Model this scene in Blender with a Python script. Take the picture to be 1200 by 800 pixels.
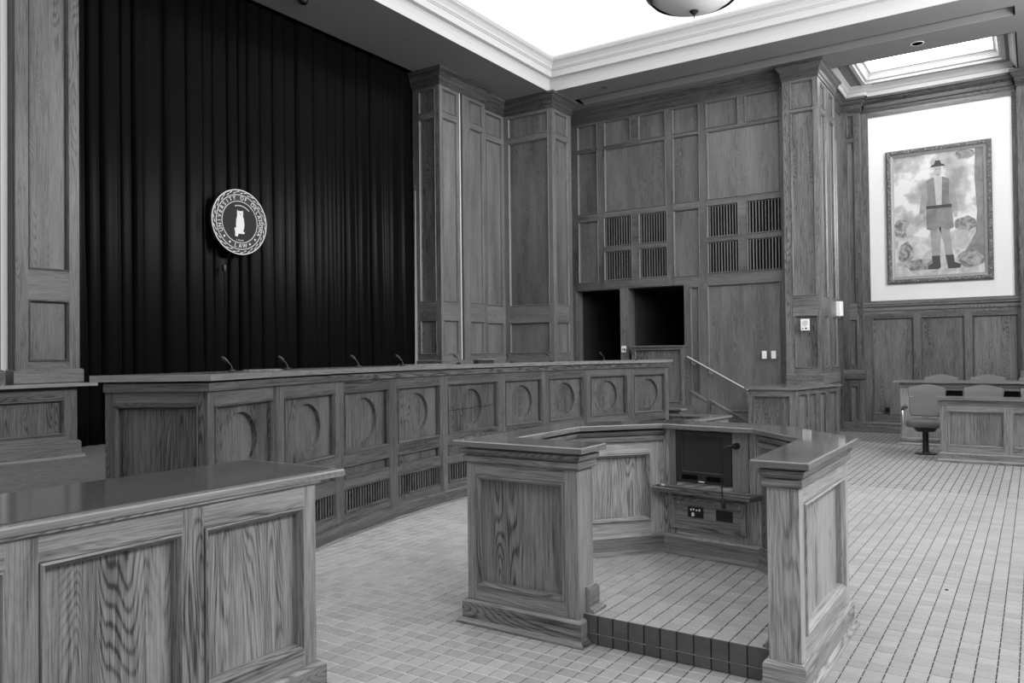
import bpy, math, random
from mathutils import Vector, Matrix
random.seed(7)
C = bpy.context.scene.collection
S = bpy.context.scene
for o in list(bpy.data.objects): bpy.data.objects.remove(o)

# ---------------------------------------------------------------- camera
YAW, PITCH, ROLL, F_PX, EYE = 0.587117, 0.0153149, -0.0114202, 922.04, 1.6
fwd = Vector((-math.sin(YAW)*math.cos(PITCH), math.cos(YAW)*math.cos(PITCH), math.sin(PITCH)))
rt = Vector((math.cos(YAW), math.sin(YAW), 0.0)); up = rt.cross(fwd)
rt2 = math.cos(ROLL)*rt + math.sin(ROLL)*up; up2 = -math.sin(ROLL)*rt + math.cos(ROLL)*up
cd = bpy.data.cameras.new('camera'); cam = bpy.data.objects.new('camera', cd); C.objects.link(cam)
cam.matrix_world = Matrix(((rt2.x, up2.x, -fwd.x, 0), (rt2.y, up2.y, -fwd.y, 0), (rt2.z, up2.z, -fwd.z, EYE), (0, 0, 0, 1)))
cd.sensor_fit = 'HORIZONTAL'; cd.sensor_width = 36; cd.lens = 36*F_PX/1200; cd.clip_start = 0.05; cd.clip_end = 100
S.camera = cam

# ---------------------------------------------------------------- light, exposure
S.view_settings.view_transform = 'Standard'; S.view_settings.look = 'None'
S.view_settings.gamma = 1; S.view_settings.exposure = 0.52
W = bpy.data.worlds.new('world'); S.world = W; W.use_nodes = True
W.node_tree.nodes['Background'].inputs[0].default_value = (0.8, 0.8, 0.8, 1)
W.node_tree.nodes['Background'].inputs[1].default_value = 0.25
COFFER_GLOW, ALCOVE_GLOW, WINDOW_POWER = 0.9, 4.6, 230
def area(name, loc, rot, sx, sy, power):
    l = bpy.data.lights.new(name, 'AREA'); l.shape = 'RECTANGLE'; l.size = sx; l.size_y = sy; l.energy = power
    o = bpy.data.objects.new(name, l); o.location = loc; o.rotation_euler = rot; C.objects.link(o); return o
# daylight from assumed, unseen right-hand windows, placed and weighted where more light was wanted
for wy, wp in ((0.2, .75), (5.0, 1.0), (8.5, 1.0), (12.0, 1.6)):
    area('unseen_window_light', (3.3, wy, 5.5), (0, math.radians(90), 0), 2.0, 2.2, WINDOW_POWER*wp)

# ---------------------------------------------------------------- materials
def mat(name, base=0.5, rough=0.5, spec=0.5, metal=0.0, emit=None, coat=0.0):
    m = bpy.data.materials.new(name); m.use_nodes = True
    b = m.node_tree.nodes['Principled BSDF']
    b.inputs['Base Color'].default_value = (base, base, base, 1)
    b.inputs['Roughness'].default_value = rough; b.inputs['Specular IOR Level'].default_value = spec
    b.inputs['Metallic'].default_value = metal; b.inputs['Coat Weight'].default_value = coat
    if emit: b.inputs['Emission Color'].default_value = (1, 1, 1, 1); b.inputs['Emission Strength'].default_value = emit
    return m
def nt(m): return m.node_tree.nodes, m.node_tree.links, m.node_tree.nodes['Principled BSDF']
def ramp(N, L, src, pts):
    r = N.new('ShaderNodeValToRGB'); L.new(src, r.inputs[0]); e = r.color_ramp.elements
    while len(e) < len(pts): e.new(0.5)
    for i, (p, v) in enumerate(pts): e[i].position = p; e[i].color = (v, v, v, 1)
    return r.outputs[0]
def mth(N, L, op, a, b=None, c=None):
    n = N.new('ShaderNodeMath'); n.operation = op
    for i, v in enumerate((a, b, c)):
        if v is None: continue
        if isinstance(v, (int, float)): n.inputs[i].default_value = v
        else: L.new(v, n.inputs[i])
    return n.outputs[0]
def oak(name, lo, hi, rough=0.42, contrast=1.0, fig=1.0, coat=0.0):
    """stained oak: grain runs along the second UV axis (metres)"""
    m = mat(name, hi, rough, 0.45, coat=coat or (0.0 if name in ('oak_mid', 'oak_far', 'oak_dark') else .35)); N, L, B = nt(m); B.inputs['Coat Roughness'].default_value = .05 if coat else .28
    uv = N.new('ShaderNodeUVMap'); oi = N.new('ShaderNodeObjectInfo')
    sep = N.new('ShaderNodeSeparateXYZ'); L.new(uv.outputs[0], sep.inputs[0])
    seed = mth(N, L, 'MULTIPLY', oi.outputs['Random'], 37.0)
    def coords(sx, sy):
        c = N.new('ShaderNodeCombineXYZ')
        L.new(mth(N, L, 'MULTIPLY', sep.outputs[0], sx), c.inputs[0]); L.new(mth(N, L, 'MULTIPLY', sep.outputs[1], sy), c.inputs[1])
        L.new(seed, c.inputs[2]); return c.outputs[0]
    def noise(vec, scale, detail=2, rough=.5):
        n = N.new('ShaderNodeTexNoise'); n.inputs['Scale'].default_value = scale; n.inputs['Detail'].default_value = detail
        n.inputs['Roughness'].default_value = rough; L.new(vec, n.inputs['Vector']); return n.outputs[0]
    flakes = noise(coords(60, 1.8), 1.0, 3, .65)
    a = noise(coords(4.6, 0.50), 1.0, 1.5, .4)                   # slow figure -> contour lines = cathedral grain
    rings = mth(N, L, 'SINE', mth(N, L, 'ADD', mth(N, L, 'MULTIPLY', a, 330.0*fig), mth(N, L, 'MULTIPLY', flakes, 4.5)))
    ringc = ramp(N, L, mth(N, L, 'MULTIPLY_ADD', rings, 0.5, 0.5), ((0.0, 0.0), (0.38, 0.8), (1.0, 1.0)))
    mask = ramp(N, L, noise(coords(4.0, 0.35), 1.3, 1), ((0.46, 0.10), (0.60, 1.0)))  # cathedral only in some boards
    pores = noise(coords(170, 5.0), 1.0, 2, .6)
    por = ramp(N, L, pores, ((0.30, 0.0), (0.60, 1.0)))
    broad = noise(coords(3.2, 0.5), 1.0, 3, .55)
    t = mth(N, L, 'MULTIPLY', mth(N, L, 'SUBTRACT', 1.0, ringc), mask)          # 1 in dark late wood
    v = mth(N, L, 'SUBTRACT', 0.62, mth(N, L, 'MULTIPLY', t, 0.42*contrast))
    v = mth(N, L, 'ADD', v, mth(N, L, 'MULTIPLY', mth(N, L, 'SUBTRACT', por, 0.6), 0.42*contrast))
    v = mth(N, L, 'ADD', v, mth(N, L, 'MULTIPLY', mth(N, L, 'SUBTRACT', broad, 0.5), 0.75))
    v = mth(N, L, 'ADD', v, mth(N, L, 'MULTIPLY', mth(N, L, 'SUBTRACT', flakes, 0.5), 0.95*contrast))
    v = mth(N, L, 'ADD', v, mth(N, L, 'MULTIPLY', mth(N, L, 'SUBTRACT', oi.outputs['Random'], 0.5), 0.16))
    col = ramp(N, L, v, ((0.14, lo*.7), (0.92, hi*1.02)))
    L.new(col, B.inputs['Base Color'])
    bp = N.new('ShaderNodeBump'); bp.inputs['Strength'].default_value = 0.12; bp.inputs['Distance'].default_value = 0.002
    L.new(por, bp.inputs['Height']); L.new(bp.outputs[0], B.inputs['Normal'])
    return m
M = {}
M['oak'] = oak('oak', 0.02, 0.20, 0.40)
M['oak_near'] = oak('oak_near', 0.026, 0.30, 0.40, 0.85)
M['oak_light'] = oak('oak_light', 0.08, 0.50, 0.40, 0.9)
M['oak_dark'] = oak('oak_dark', 0.010, 0.11, 0.40)  # bench finish; on the crowns it paints in the soffit's shade
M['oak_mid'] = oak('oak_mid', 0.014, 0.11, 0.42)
M['oak_far'] = oak('oak_far', 0.03, 0.20, 0.42, 0.6)
M['oak_top'] = oak('oak_top', 0.06, 0.16, 0.13, 0.5, coat=0.6)
M['oak_edge'] = oak('oak_edge', 0.07, 0.24, 0.22, 0.5, coat=0.5)
M['white'] = mat('white_plaster', 0.80, 0.85, 0.2)
M['plaster'] = mat('coffer_plaster', 0.50, 0.85, 0.2)
M['ceil'] = mat('ceiling_paint', 0.24, 0.9, 0.1)
N_, L_, B_ = nt(M['ceil']); n_ = N_.new('ShaderNodeTexNoise'); n_.inputs['Scale'].default_value = 60; n_.inputs['Detail'].default_value = 3
b2 = N_.new('ShaderNodeBump'); b2.inputs['Strength'].default_value = 0.25; b2.inputs['Distance'].default_value = 0.004
L_.new(n_.outputs[0], b2.inputs['Height']); L_.new(b2.outputs[0], B_.inputs['Normal'])
M['glow'] = mat('coffer_ceiling_glow', 0.8, 0.9, 0.1, emit=COFFER_GLOW)
M['alcove_glow'] = mat('alcove_laylight_glow', 0.8, 0.9, 0.1, emit=ALCOVE_GLOW)
M['black'] = mat('black_plastic', 0.012, 0.38, 0.4)
M['void'] = mat('dark_void', 0.006, 0.9, 0.0)
M['bezel'] = mat('monitor_bezel', 0.025, 0.35, 0.5)
M['screen'] = mat('monitor_glass', 0.03, 0.08, 0.6)
M['metal'] = mat('brushed_steel', 0.55, 0.32, 0.5, 1.0)
M['bronze'] = mat('dark_bronze', 0.03, 0.4, 0.5, 0.6)
M['plate'] = mat('white_plastic_plate', 0.82, 0.4, 0.4)
M['grey_dark'] = mat('grey_plastic', 0.12, 0.5, 0.4)
M['leather'] = mat('grey_leather', 0.11, 0.36, 0.45)
M['piping'] = mat('pale_piping', .26, .4, .4)
M['glass_top'] = mat('polished_glass_sheet', 0.055, 0.12, 0.4)
M['bowl'] = mat('alabaster_bowl', 0.78, 0.35, 0.4)
# curtain velvet
m = mat('velvet', 0.0035, 0.24, 0.028); m.node_tree.nodes['Principled BSDF'].inputs['Sheen Weight'].default_value = 0.40
m.node_tree.nodes['Principled BSDF'].inputs['Sheen Tint'].default_value = (0.5, 0.5, 0.5, 1)
m.node_tree.nodes['Principled BSDF'].inputs['Sheen Roughness'].default_value = 0.15
M['velvet'] = m
# carpet on the dais
m = mat('carpet', 0.2, 0.95, 0.05); N, L, B = nt(m)
tc = N.new('ShaderNodeTexCoord'); n = N.new('ShaderNodeTexNoise'); n.inputs['Scale'].default_value = 9; n.inputs['Detail'].default_value = 12; n.inputs['Roughness'].default_value = .8
L.new(tc.outputs['Object'], n.inputs['Vector']); L.new(ramp(N, L, n.outputs[0], ((0.3, 0.075), (0.7, 0.15))), B.inputs['Base Color']); M['carpet'] = m
# quarry tile: the colour of a tile comes from its cell
TX, TY, TX0, TY0 = 0.0919, 0.0971, -2.118, 3.4935
def tile_mat(name, lo, hi, rough, vertical=False):
    m = mat(name, hi, rough, 0.5); N, L, B = nt(m)
    g = N.new('ShaderNodeNewGeometry'); sp = N.new('ShaderNodeSeparateXYZ'); L.new(g.outputs['Position'], sp.inputs[0])
    ix = mth(N, L, 'FLOOR', mth(N, L, 'DIVIDE', mth(N, L, 'SUBTRACT', sp.outputs[0], TX0), TX))
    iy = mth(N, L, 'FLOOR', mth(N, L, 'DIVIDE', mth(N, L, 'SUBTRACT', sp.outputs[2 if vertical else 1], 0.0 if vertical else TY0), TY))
    cb = N.new('ShaderNodeCombineXYZ'); L.new(ix, cb.inputs[0]); L.new(iy, cb.inputs[1])
    wn = N.new('ShaderNodeTexWhiteNoise'); L.new(cb.outputs[0], wn.inputs[0])
    n1 = N.new('ShaderNodeTexNoise'); n1.inputs['Scale'].default_value = 30; n1.inputs['Detail'].default_value = 4; n1.inputs['Roughness'].default_value = .65
    n2 = N.new('ShaderNodeTexNoise'); n2.inputs['Scale'].default_value = 0.9; n2.inputs['Detail'].default_value = 2
    L.new(g.outputs['Position'], n1.inputs['Vector']); L.new(g.outputs['Position'], n2.inputs['Vector'])
    v = mth(N, L, 'ADD', mth(N, L, 'MULTIPLY', wn.outputs[0], 0.25), mth(N, L, 'MULTIPLY', n1.outputs[0], 0.6))
    v = mth(N, L, 'ADD', v, mth(N, L, 'MULTIPLY', n2.outputs[0], 0.3))
    L.new(ramp(N, L, v, ((0.25, lo), (0.9, hi))), B.inputs['Base Color'])
    L.new(ramp(N, L, n1.outputs[0], ((0.3, rough-.06), (0.7, rough+.1))), B.inputs['Roughness'])
    bp = N.new('ShaderNodeBump'); bp.inputs['Strength'].default_value = 0.15; bp.inputs['Distance'].default_value = 0.002
    L.new(n1.outputs[0], bp.inputs['Height']); L.new(bp.outputs[0], B.inputs['Normal'])
    return m
M['tile'] = tile_mat('quarry_tile', 0.23, 0.45, 0.34)
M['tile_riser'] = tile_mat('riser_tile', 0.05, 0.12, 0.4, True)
M['grout_light'] = mat('light_grout', 0.62, 0.8, 0.2)
M['grout_dark'] = mat('dark_grout', 0.045, 0.9, 0.2)

# ---------------------------------------------------------------- mesh helpers
class MB:
    def __init__(s): s.v = []; s.f = []; s.g = []; s.m = []
    def poly(s, pts, g=(0, 0, 1), mi=0):
        i = len(s.v); s.v += [tuple(p) for p in pts]; s.f.append(tuple(range(i, i+len(pts)))); s.g.append(g); s.m.append(mi)
    def box(s, x0, x1, y0, y1, z0, z1, g=(0, 0, 1), mi=0, fr=None):
        P = [(x, y, z) for z in (z0, z1) for y in (y0, y1) for x in (x0, x1)]
        if fr: P = [fr(*p) for p in P]
        i = len(s.v); s.v += [tuple(p) for p in P]
        for q in ((0, 2, 3, 1), (4, 5, 7, 6), (0, 1, 5, 4), (2, 6, 7, 3), (0, 4, 6, 2), (1, 3, 7, 5)):
            s.f.append(tuple(i+k for k in q)); s.g.append(g); s.m.append(mi)
    def prism(s, pts, z0, z1, g=(1, 0, 0), mi=0):
        """pts anticlockwise seen from above"""
        s.poly([(p[0], p[1], z1) for p in pts], g, mi); s.poly([(p[0], p[1], z0) for p in reversed(pts)], g, mi)
        n = len(pts)
        for k in range(n):
            a, b = pts[k], pts[(k+1) % n]; d = Vector((b[0]-a[0], b[1]-a[1], 0))
            if d.length < 1e-6: continue
            d.normalize(); s.poly([(a[0], a[1], z0), (b[0], b[1], z0), (b[0], b[1], z1), (a[0], a[1], z1)], tuple(d), mi)
    def sweep(s, path, prof, closed=False, mi=0):
        """prof: (outward offset, z) bottom to top; outward = right-hand side of the path"""
        n = len(path); rows = []
        for i, p in enumerate(path):
            p = Vector(p[:2]); ns = []
            if closed or i > 0: a = Vector(path[i-1][:2]); d = (p-a).normalized(); ns.append(Vector((d.y, -d.x)))
            if closed or i < n-1: b = Vector(path[(i+1) % n][:2]); d = (b-p).normalized(); ns.append(Vector((d.y, -d.x)))
            if len(ns) == 2: m_ = ns[0]+ns[1]; m_ = m_/max(0.2, m_.dot(ns[0]))
            else: m_ = ns[0]
            rows.append([(p.x+m_.x*o, p.y+m_.y*o, z) for o, z in prof])
        segs = range(n if closed else n-1)
        for i in segs:
            A, Bq = rows[i], rows[(i+1) % n]; d = (Vector(Bq[0])-Vector(A[0]))
            if d.length < 1e-6: continue
            d = tuple(d.normalized())
            for k in range(len(prof)-1): s.poly([A[k], Bq[k], Bq[k+1], A[k+1]], d, mi)
        if not closed:
            s.poly(list(rows[0]), (0, 0, 1), mi); s.poly(list(reversed(rows[-1])), (0, 0, 1), mi)
    def tube(s, pts, r, n=8, mi=0):
        pts = [Vector(p) for p in pts]; rr = r if isinstance(r, (list, tuple)) else [r]*len(pts); rows = []
        for i, p in enumerate(pts):
            d = (pts[min(i+1, len(pts)-1)]-pts[max(i-1, 0)]).normalized()
            a = d.orthogonal().normalized() if abs(d.z) > .95 else d.cross(Vector((0, 0, 1))).normalized(); b = d.cross(a)
            rows.append([tuple(p+rr[i]*(math.cos(t)*a+math.sin(t)*b)) for t in (2*math.pi*k/n for k in range(n))])
        for i in range(len(rows)-1):
            for k in range(n): s.poly([rows[i][k], rows[i][(k+1) % n], rows[i+1][(k+1) % n], rows[i+1][k]], (0, 0, 1), mi)
        s.poly(list(reversed(rows[0])), (0, 0, 1), mi); s.poly(rows[-1], (0, 0, 1), mi)
    def lathe(s, prof, cx=0, cy=0, n=32, mi=0):
        rows = [[(cx+r*math.cos(2*math.pi*k/n), cy+r*math.sin(2*math.pi*k/n), z) for k in range(n)] for r, z in prof]
        for i in range(len(rows)-1):
            for k in range(n): s.poly([rows[i][k], rows[i][(k+1) % n], rows[i+1][(k+1) % n], rows[i+1][k]], (0, 0, 1), mi)
    def build(s, name, mats, parent=None, smooth=False, world=True, kind=None):
        me = bpy.data.meshes.new(name); o = Vector(parent.location) if (parent and world) else Vector((0, 0, 0))
        if parent and world and parent.parent: o = o + Vector(parent.parent.location)
        me.from_pydata([(x-o.x, y-o.y, z-o.z) for x, y, z in s.v], [], s.f); me.update()
        uv = me.uv_layers.new(name='UVMap'); buf = [0.0]*(2*len(me.loops)); vs = s.v
        for p, g in zip(me.polygons, s.g):
            nr = p.normal; gv = Vector(g)
            if abs(nr.dot(gv)) > .85: gv = Vector((0, 0, 1)) if abs(nr.z) < .85 else (Vector((1, 0, 0)) if abs(nr.x) < .7 else Vector((0, 1, 0)))
            cv = nr.cross(gv)
            for li in p.loop_indices:
                q = Vector(vs[me.loops[li].vertex_index]); buf[2*li] = q.dot(cv); buf[2*li+1] = q.dot(gv)
        uv.data.foreach_set('uv', buf)
        me.polygons.foreach_set('material_index', s.m)
        if smooth:
            me.polygons.foreach_set('use_smooth', [True]*len(me.polygons))
        for mm in (mats if isinstance(mats, (list, tuple)) else [mats]): me.materials.append(M[mm] if isinstance(mm, str) else mm)
        ob = bpy.data.objects.new(name, me); C.objects.link(ob)
        if parent: ob.parent = parent
        if smooth: weld(ob)
        if kind: ob['kind'] = kind
        return ob
import bmesh
def weld(ob, ang=40):
    bm = bmesh.new(); bm.from_mesh(ob.data); bmesh.ops.remove_doubles(bm, verts=bm.verts, dist=1e-5)
    for e in bm.edges:
        if len(e.link_faces) == 2 and e.calc_face_angle(0) > math.radians(ang): e.smooth = False
    bm.to_mesh(ob.data); bm.free()
def thing(name, label, cat, loc=(0, 0, 0), group=None):
    o = bpy.data.objects.new(name, None); o.location = loc; o.empty_display_size = .1; C.objects.link(o)
    o['label'] = label; o['category'] = cat
    if group: o['group'] = group
    return o
def tag(o, label, cat, group=None):
    o['label'] = label; o['category'] = cat
    if group: o['group'] = group
    return o
def struct(name, mb, m, **k):
    o = mb.build(name, m, **k); o['kind'] = 'structure'; return o
def inset(pts, d):
    """move every edge of an anticlockwise polygon inwards by d"""
    out = []; n = len(pts)
    for i in range(n):
        a, p, b = (Vector(pts[i-1]), Vector(pts[i]), Vector(pts[(i+1) % n]))
        d1 = (p-a).normalized(); d2 = (b-p).normalized(); n1 = Vector((-d1.y, d1.x)); n2 = Vector((-d2.y, d2.x))
        m_ = n1+n2; m_ = m_/max(.2, m_.dot(n1)); q = p+m_*d; out.append((q.x, q.y))
    return out

# a panelled face: p0 -> p1 runs so that the face looks to its right-hand side
DEPTH = 0.042
def face(parent, p0, p1, z0, z1, holes=(), wood='oak', mold=0.032, u_off=0.0, raked=None, panel_name='panel'):
    """holes: (u0,u1,z0,z1[,kind]) kind: panel (default), open, oval, grille"""
    a = Vector((p0[0], p0[1], 0)); b = Vector((p1[0], p1[1], 0)); Ln = (b-a).length; U = (b-a)/Ln; Nn = Vector((U.y, -U.x, 0))
    def P(u, z, d): q = a+U*u+Nn*d; return (q.x, q.y, z)
    gh = tuple(U)
    us = sorted({0.0, Ln} | {h[0] for h in holes} | {h[1] for h in holes}); zs = sorted({z0, z1} | {h[2] for h in holes} | {h[3] for h in holes})
    def inh(u, z): return any(h[0] < u < h[1] and h[2] < z < h[3] for h in holes)
    mb = MB()
    for i in range(len(us)-1):
        for j in range(len(zs)-1):
            uc, zc = (us[i]+us[i+1])/2, (zs[j]+zs[j+1])/2
            if us[i+1]-us[i] < 1e-5 or zs[j+1]-zs[j] < 1e-5 or inh(uc, zc): continue
            rail = any(h[0] < uc < h[1] for h in holes)
            mb.poly([P(us[i], zs[j], 0), P(us[i+1], zs[j], 0), P(us[i+1], zs[j+1], 0), P(us[i], zs[j+1], 0)], gh if rail else (0, 0, 1))
    for h in holes:
        u0, u1, v0, v1 = h[:4]
        for (c, d_, g_) in ((((u0, v0), (u0, v1)), 0, (0, 0, 1)), (((u1, v1), (u1, v0)), 0, (0, 0, 1)), (((u1, v0), (u0, v0)), 0, gh), (((u0, v1), (u1, v1)), 0, gh)):
            (ua, va), (ub, vb) = c; mb.poly([P(ua, va, 0), P(ub, vb, 0), P(ub, vb, -DEPTH), P(ua, va, -DEPTH)], g_)
    for (c) in (((.0012, z1), (.0012, z0)), ((Ln-.0012, z0), (Ln-.0012, z1)), ((0, z0+.0008), (Ln, z0+.0008)), ((Ln, z1-.0008), (0, z1-.0008))):
        (ua, va), (ub, vb) = c; mb.poly([P(ua, va, -.0008), P(ua, va, -DEPTH), P(ub, vb, -DEPTH), P(ub, vb, -.0008)], (0, 0, 1))
    mb.build('face_frame', wood, parent)
    for h in holes:
        kind = h[4] if len(h) > 4 else 'panel'; u0, u1, v0, v1 = h[:4]
        if kind == 'open': continue
        mw = min(mold, (u1-u0)*.22, (v1-v0)*.22)
        # bolection moulding: rectangular ring
        pr = [(.0022, -.03), (.0022, 0.006), (0.006, 0.011), (mw*.30, 0.012), (mw*.74, -.010), (mw*.80, -.014), (mw*.84, -DEPTH+.001), (mw, -DEPTH+.001)]
        ring = MB(); rws = []
        for ins, d in pr: rws.append([(u0+ins, v0+ins, d), (u1-ins, v0+ins, d), (u1-ins, v1-ins, d), (u0+ins, v1-ins, d)])
        for r in range(len(rws)-1):
            for k in range(4):
                q = [rws[r][k], rws[r][(k+1) % 4], rws[r+1][(k+1) % 4], rws[r+1][k]]
                ring.poly([P(x[0], x[1], x[2]) for x in q], gh if k in (0, 2) else (0, 0, 1))
        if kind == 'grille':
            g_ob = ring.build('grille', wood, parent)
            n = max(6, int(round((u1-u0-2*mw)/(.058 if wood == 'oak_far' else .043)))); w = (u1-u0-2*mw)/n; sl = None
            bk = MB(); bk.poly([P(u0, v0, -DEPTH-.026), P(u1, v0, -DEPTH-.026), P(u1, v1, -DEPTH-.026), P(u0, v1, -DEPTH-.026)]); bk.build('backing', 'void', g_ob)
            for k in range(n):
                uc = u0+mw+w*(k+.5)
                if sl is None:
                    sb = MB(); u_ = uc
                    q = [P(uc-w*.17, v0, -.010), P(uc+w*.17, v0, -.010), P(uc+w*.17, v0, -.03), P(uc-w*.17, v0, -.03)]
                    q2 = [(x, y, v1) for x, y, z in q]
                    sb.poly([q[0], q[1], q2[1], q2[0]]); sb.poly([q[1], q[2], q2[2], q2[1]]); sb.poly([q[3], q[0], q2[0], q2[3]]); sb.poly([q[2], q[3], q2[3], q2[2]])
                    sl = sb.build('slat', wood, g_ob); base = uc
                else:
                    c2 = sl.copy(); C.objects.link(c2); c2.parent = g_ob; dd = U*(uc-base); c2.location = sl.location+dd
            continue
        ring.build('molding', wood, parent)
        pb = MB(); dd = -DEPTH+.003
        if kind == 'oval':
            cu, cv = (u0+u1)/2, (v0+v1)/2; R_ = .205; n = 48
            pts0 = []
            for k in range(n):
                t = 2*math.pi*(k+.5)/n; c_, s_ = math.cos(t), math.sin(t); sc = 1/max(abs(c_)/((u1-u0)/2), abs(s_)/((v1-v0)/2)); pts0.append((cu+c_*sc, cv+s_*sc))
            def circ(r): return [(cu+r*math.cos(2*math.pi*(k+.5)/n), cv+r*math.sin(2*math.pi*(k+.5)/n)) for k in range(n)]
            rr = [(pts0, dd), (circ(R_), dd), (circ(R_-.001), dd-.002), (circ(R_-.009), dd-.033), (circ(R_-.013), dd-.034)]
            for (A, da), (Bq, db) in zip(rr[:-1], rr[1:]):
                for k in range(n):
                    k2 = (k+1) % n; pb.poly([P(A[k][0], A[k][1], da), P(A[k2][0], A[k2][1], da), P(Bq[k2][0], Bq[k2][1], db), P(Bq[k][0], Bq[k][1], db)])
            for cr in ((u0, v0), (u1, v0), (u1, v1), (u0, v1)):  # corners of the square
                near = sorted(pts0, key=lambda q: (q[0]-cr[0])**2+(q[1]-cr[1])**2)[:2]
                tri = [cr]+near; ar = (tri[1][0]-tri[0][0])*(tri[2][1]-tri[0][1])-(tri[2][0]-tri[0][0])*(tri[1][1]-tri[0][1])
                if ar < 0: tri.reverse()
                pb.poly([P(x[0], x[1], dd) for x in tri])
            pn = pb.build(panel_name, wood, parent)
            ds = MB(); ds.poly([P(x, y, dd-.034) for x, y in circ(R_-.013)]); ds.build('disc', wood, pn)
        else:
            pb.poly([P(u0, v0, dd), P(u1, v0, dd), P(u1, v1, dd), P(u0, v1, dd)])
            pb.build(panel_name, wood, parent)

CROWN = [(0.0, -.30), (.015, -.30), (.015, -.24), (.03, -.22), (.03, -.15), (.045, -.13), (.07, -.10), (.09, -.06), (.115, -.045), (.115, 0.0)]
def crown(z): return [(o, z+h) for o, h in CROWN]
def plinth(z0, z1, o=.03): return [(0, z0), (o, z0), (o, z1-.015), (o-.015, z1), (0, z1)]
ZC = 6.75
LV = [(2.55, 5.87), (1.6, 2.22), (5.98, 6.38)]        # the panel levels shared by all the pilasters (low z, high z)
LVh = lambda a, b, low=1.6: [(a, b, 5.98, 6.40), (a, b, 2.55, 5.88), (a, b, low, 2.22)]

# ---------------------------------------------------------------- room shell
YB, YP, XL, XR, YF = 14.75, 17.45, -9.95, 3.1, -4.2      # grille wall, picture wall, far left, right, behind
# floor: grout bed with light joints one way and dark joints the other, tiles as parts
fl = MB()
J = 0.0034
y0f, y1f = 1.2, 16.45
fl.box(XL, XR, YF, y0f, -.2, -.0035, mi=0); fl.box(XL, XR, y1f, YP+.2, -.2, -.0035, mi=0)
nrow = int((y1f-y0f)/TY)+1
k0 = math.floor((y0f-TY0)/TY)
prev = y0f
for k in range(k0+1, k0+nrow+2):
    yj = TY0+k*TY
    if yj > y1f: break
    fl.poly([(XL, prev, -.0035), (XR, prev, -.0035), (XR, yj-J, -.0035), (XL, yj-J, -.0035)], mi=0)
    fl.poly([(XL, yj-J, -.0022), (XR, yj-J, -.0022), (XR, yj+J, -.0022), (XL, yj+J, -.0022)], mi=1); prev = yj+J
fl.poly([(XL, prev, -.0035), (XR, prev, -.0035), (XR, y1f, -.0035), (XL, y1f, -.0035)], mi=0)
floor = struct('floor', fl, ['grout_dark', 'grout_light'])
def tile_geo(cx, cy, z, V, F, full=True, wx=TX/2-.0030, wy=TY/2-.0030, c=.0022):
    i = len(V)
    V += [(cx-wx+c, cy-wy+c, z), (cx+wx-c, cy-wy+c, z), (cx+wx-c, cy+wy-c, z), (cx-wx+c, cy+wy-c, z)]; F.append((i, i+1, i+2, i+3))
    if full:
        V += [(cx-wx, cy-wy, z-.0018), (cx+wx, cy-wy, z-.0018), (cx+wx, cy+wy, z-.0018), (cx-wx, cy+wy, z-.0018)]
        V += [(cx-wx, cy-wy, z-.006), (cx+wx, cy-wy, z-.006), (cx+wx, cy+wy, z-.006), (cx-wx, cy+wy, z-.006)]
        for k in range(4):
            a = k; b = (k+1) % 4; F.append((i+4+a, i+4+b, i+b, i+a)); F.append((i+8+a, i+8+b, i+4+b, i+4+a))
def raw_mesh(name, V, F, m):
    me = bpy.data.meshes.new(name); me.from_pydata(V, [], F); me.materials.append(M[m]); me.update(); return me
cells = []
for i in range(-45, 62):
    for j in range(k0+1, k0+nrow):
        cx, cy = TX0+(i+.5)*TX, TY0+(j+.5)*TY
        if cx > 3.4 or cy < 1.6: continue
        if cx < -6.0: continue
        if 4.77-cx > 10.1 and cy < 11: continue            # under the bench and dais
        if cx < -2.98 and cy < 2.68: continue              # under the near desk
        if -2.2 < cx < -1.0 and 3.95 < cy < 5.2: continue  # under the tiled platform
        d = Vector((cx, cy, 0))-Vector((0, 0, EYE)); dep = d.dot(fwd)
        if dep < .5: continue
        pxx, pyy = 600+F_PX*d.dot(rt2)/dep, 400-F_PX*d.dot(up2)/dep
        if pxx < -500 or pxx > 1900: continue
        cells.append((dep if (0 < pxx < 1200 and pyy < 806) else 99+dep, cx, cy, i, j))
cells.sort()
V, F = [], []; tile_geo(0, 0, 0, V, F); tme = raw_mesh('tile', V, F, 'tile')
rnd = random.Random(3)
for n_, (d_, cx, cy, i, j) in enumerate(cells[:300]):
    t = bpy.data.objects.new('tile', tme); C.objects.link(t); t.parent = floor
    t.location = (cx, cy, rnd.uniform(-.0003, .0003)); t.rotation_euler = (rnd.uniform(-.004, .004), rnd.uniform(-.004, .004), rnd.uniform(-.004, .004))
V, F = [], []
for d_, cx, cy, i, j in cells[300:]: tile_geo(cx, cy, rnd.uniform(-.0003, .0003), V, F, full=(cy < 10))
tf = bpy.data.objects.new('tile_field', raw_mesh('tile_field', V, F, 'tile')); C.objects.link(tf); tf.parent = floor; tf['kind'] = 'stuff'

# darker floor strip in front of the picture wall
cs = MB(); cs.box(-3.3, XR, 16.46, YP, -.19, .004); struct('trim_5', cs, 'carpet')

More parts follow.
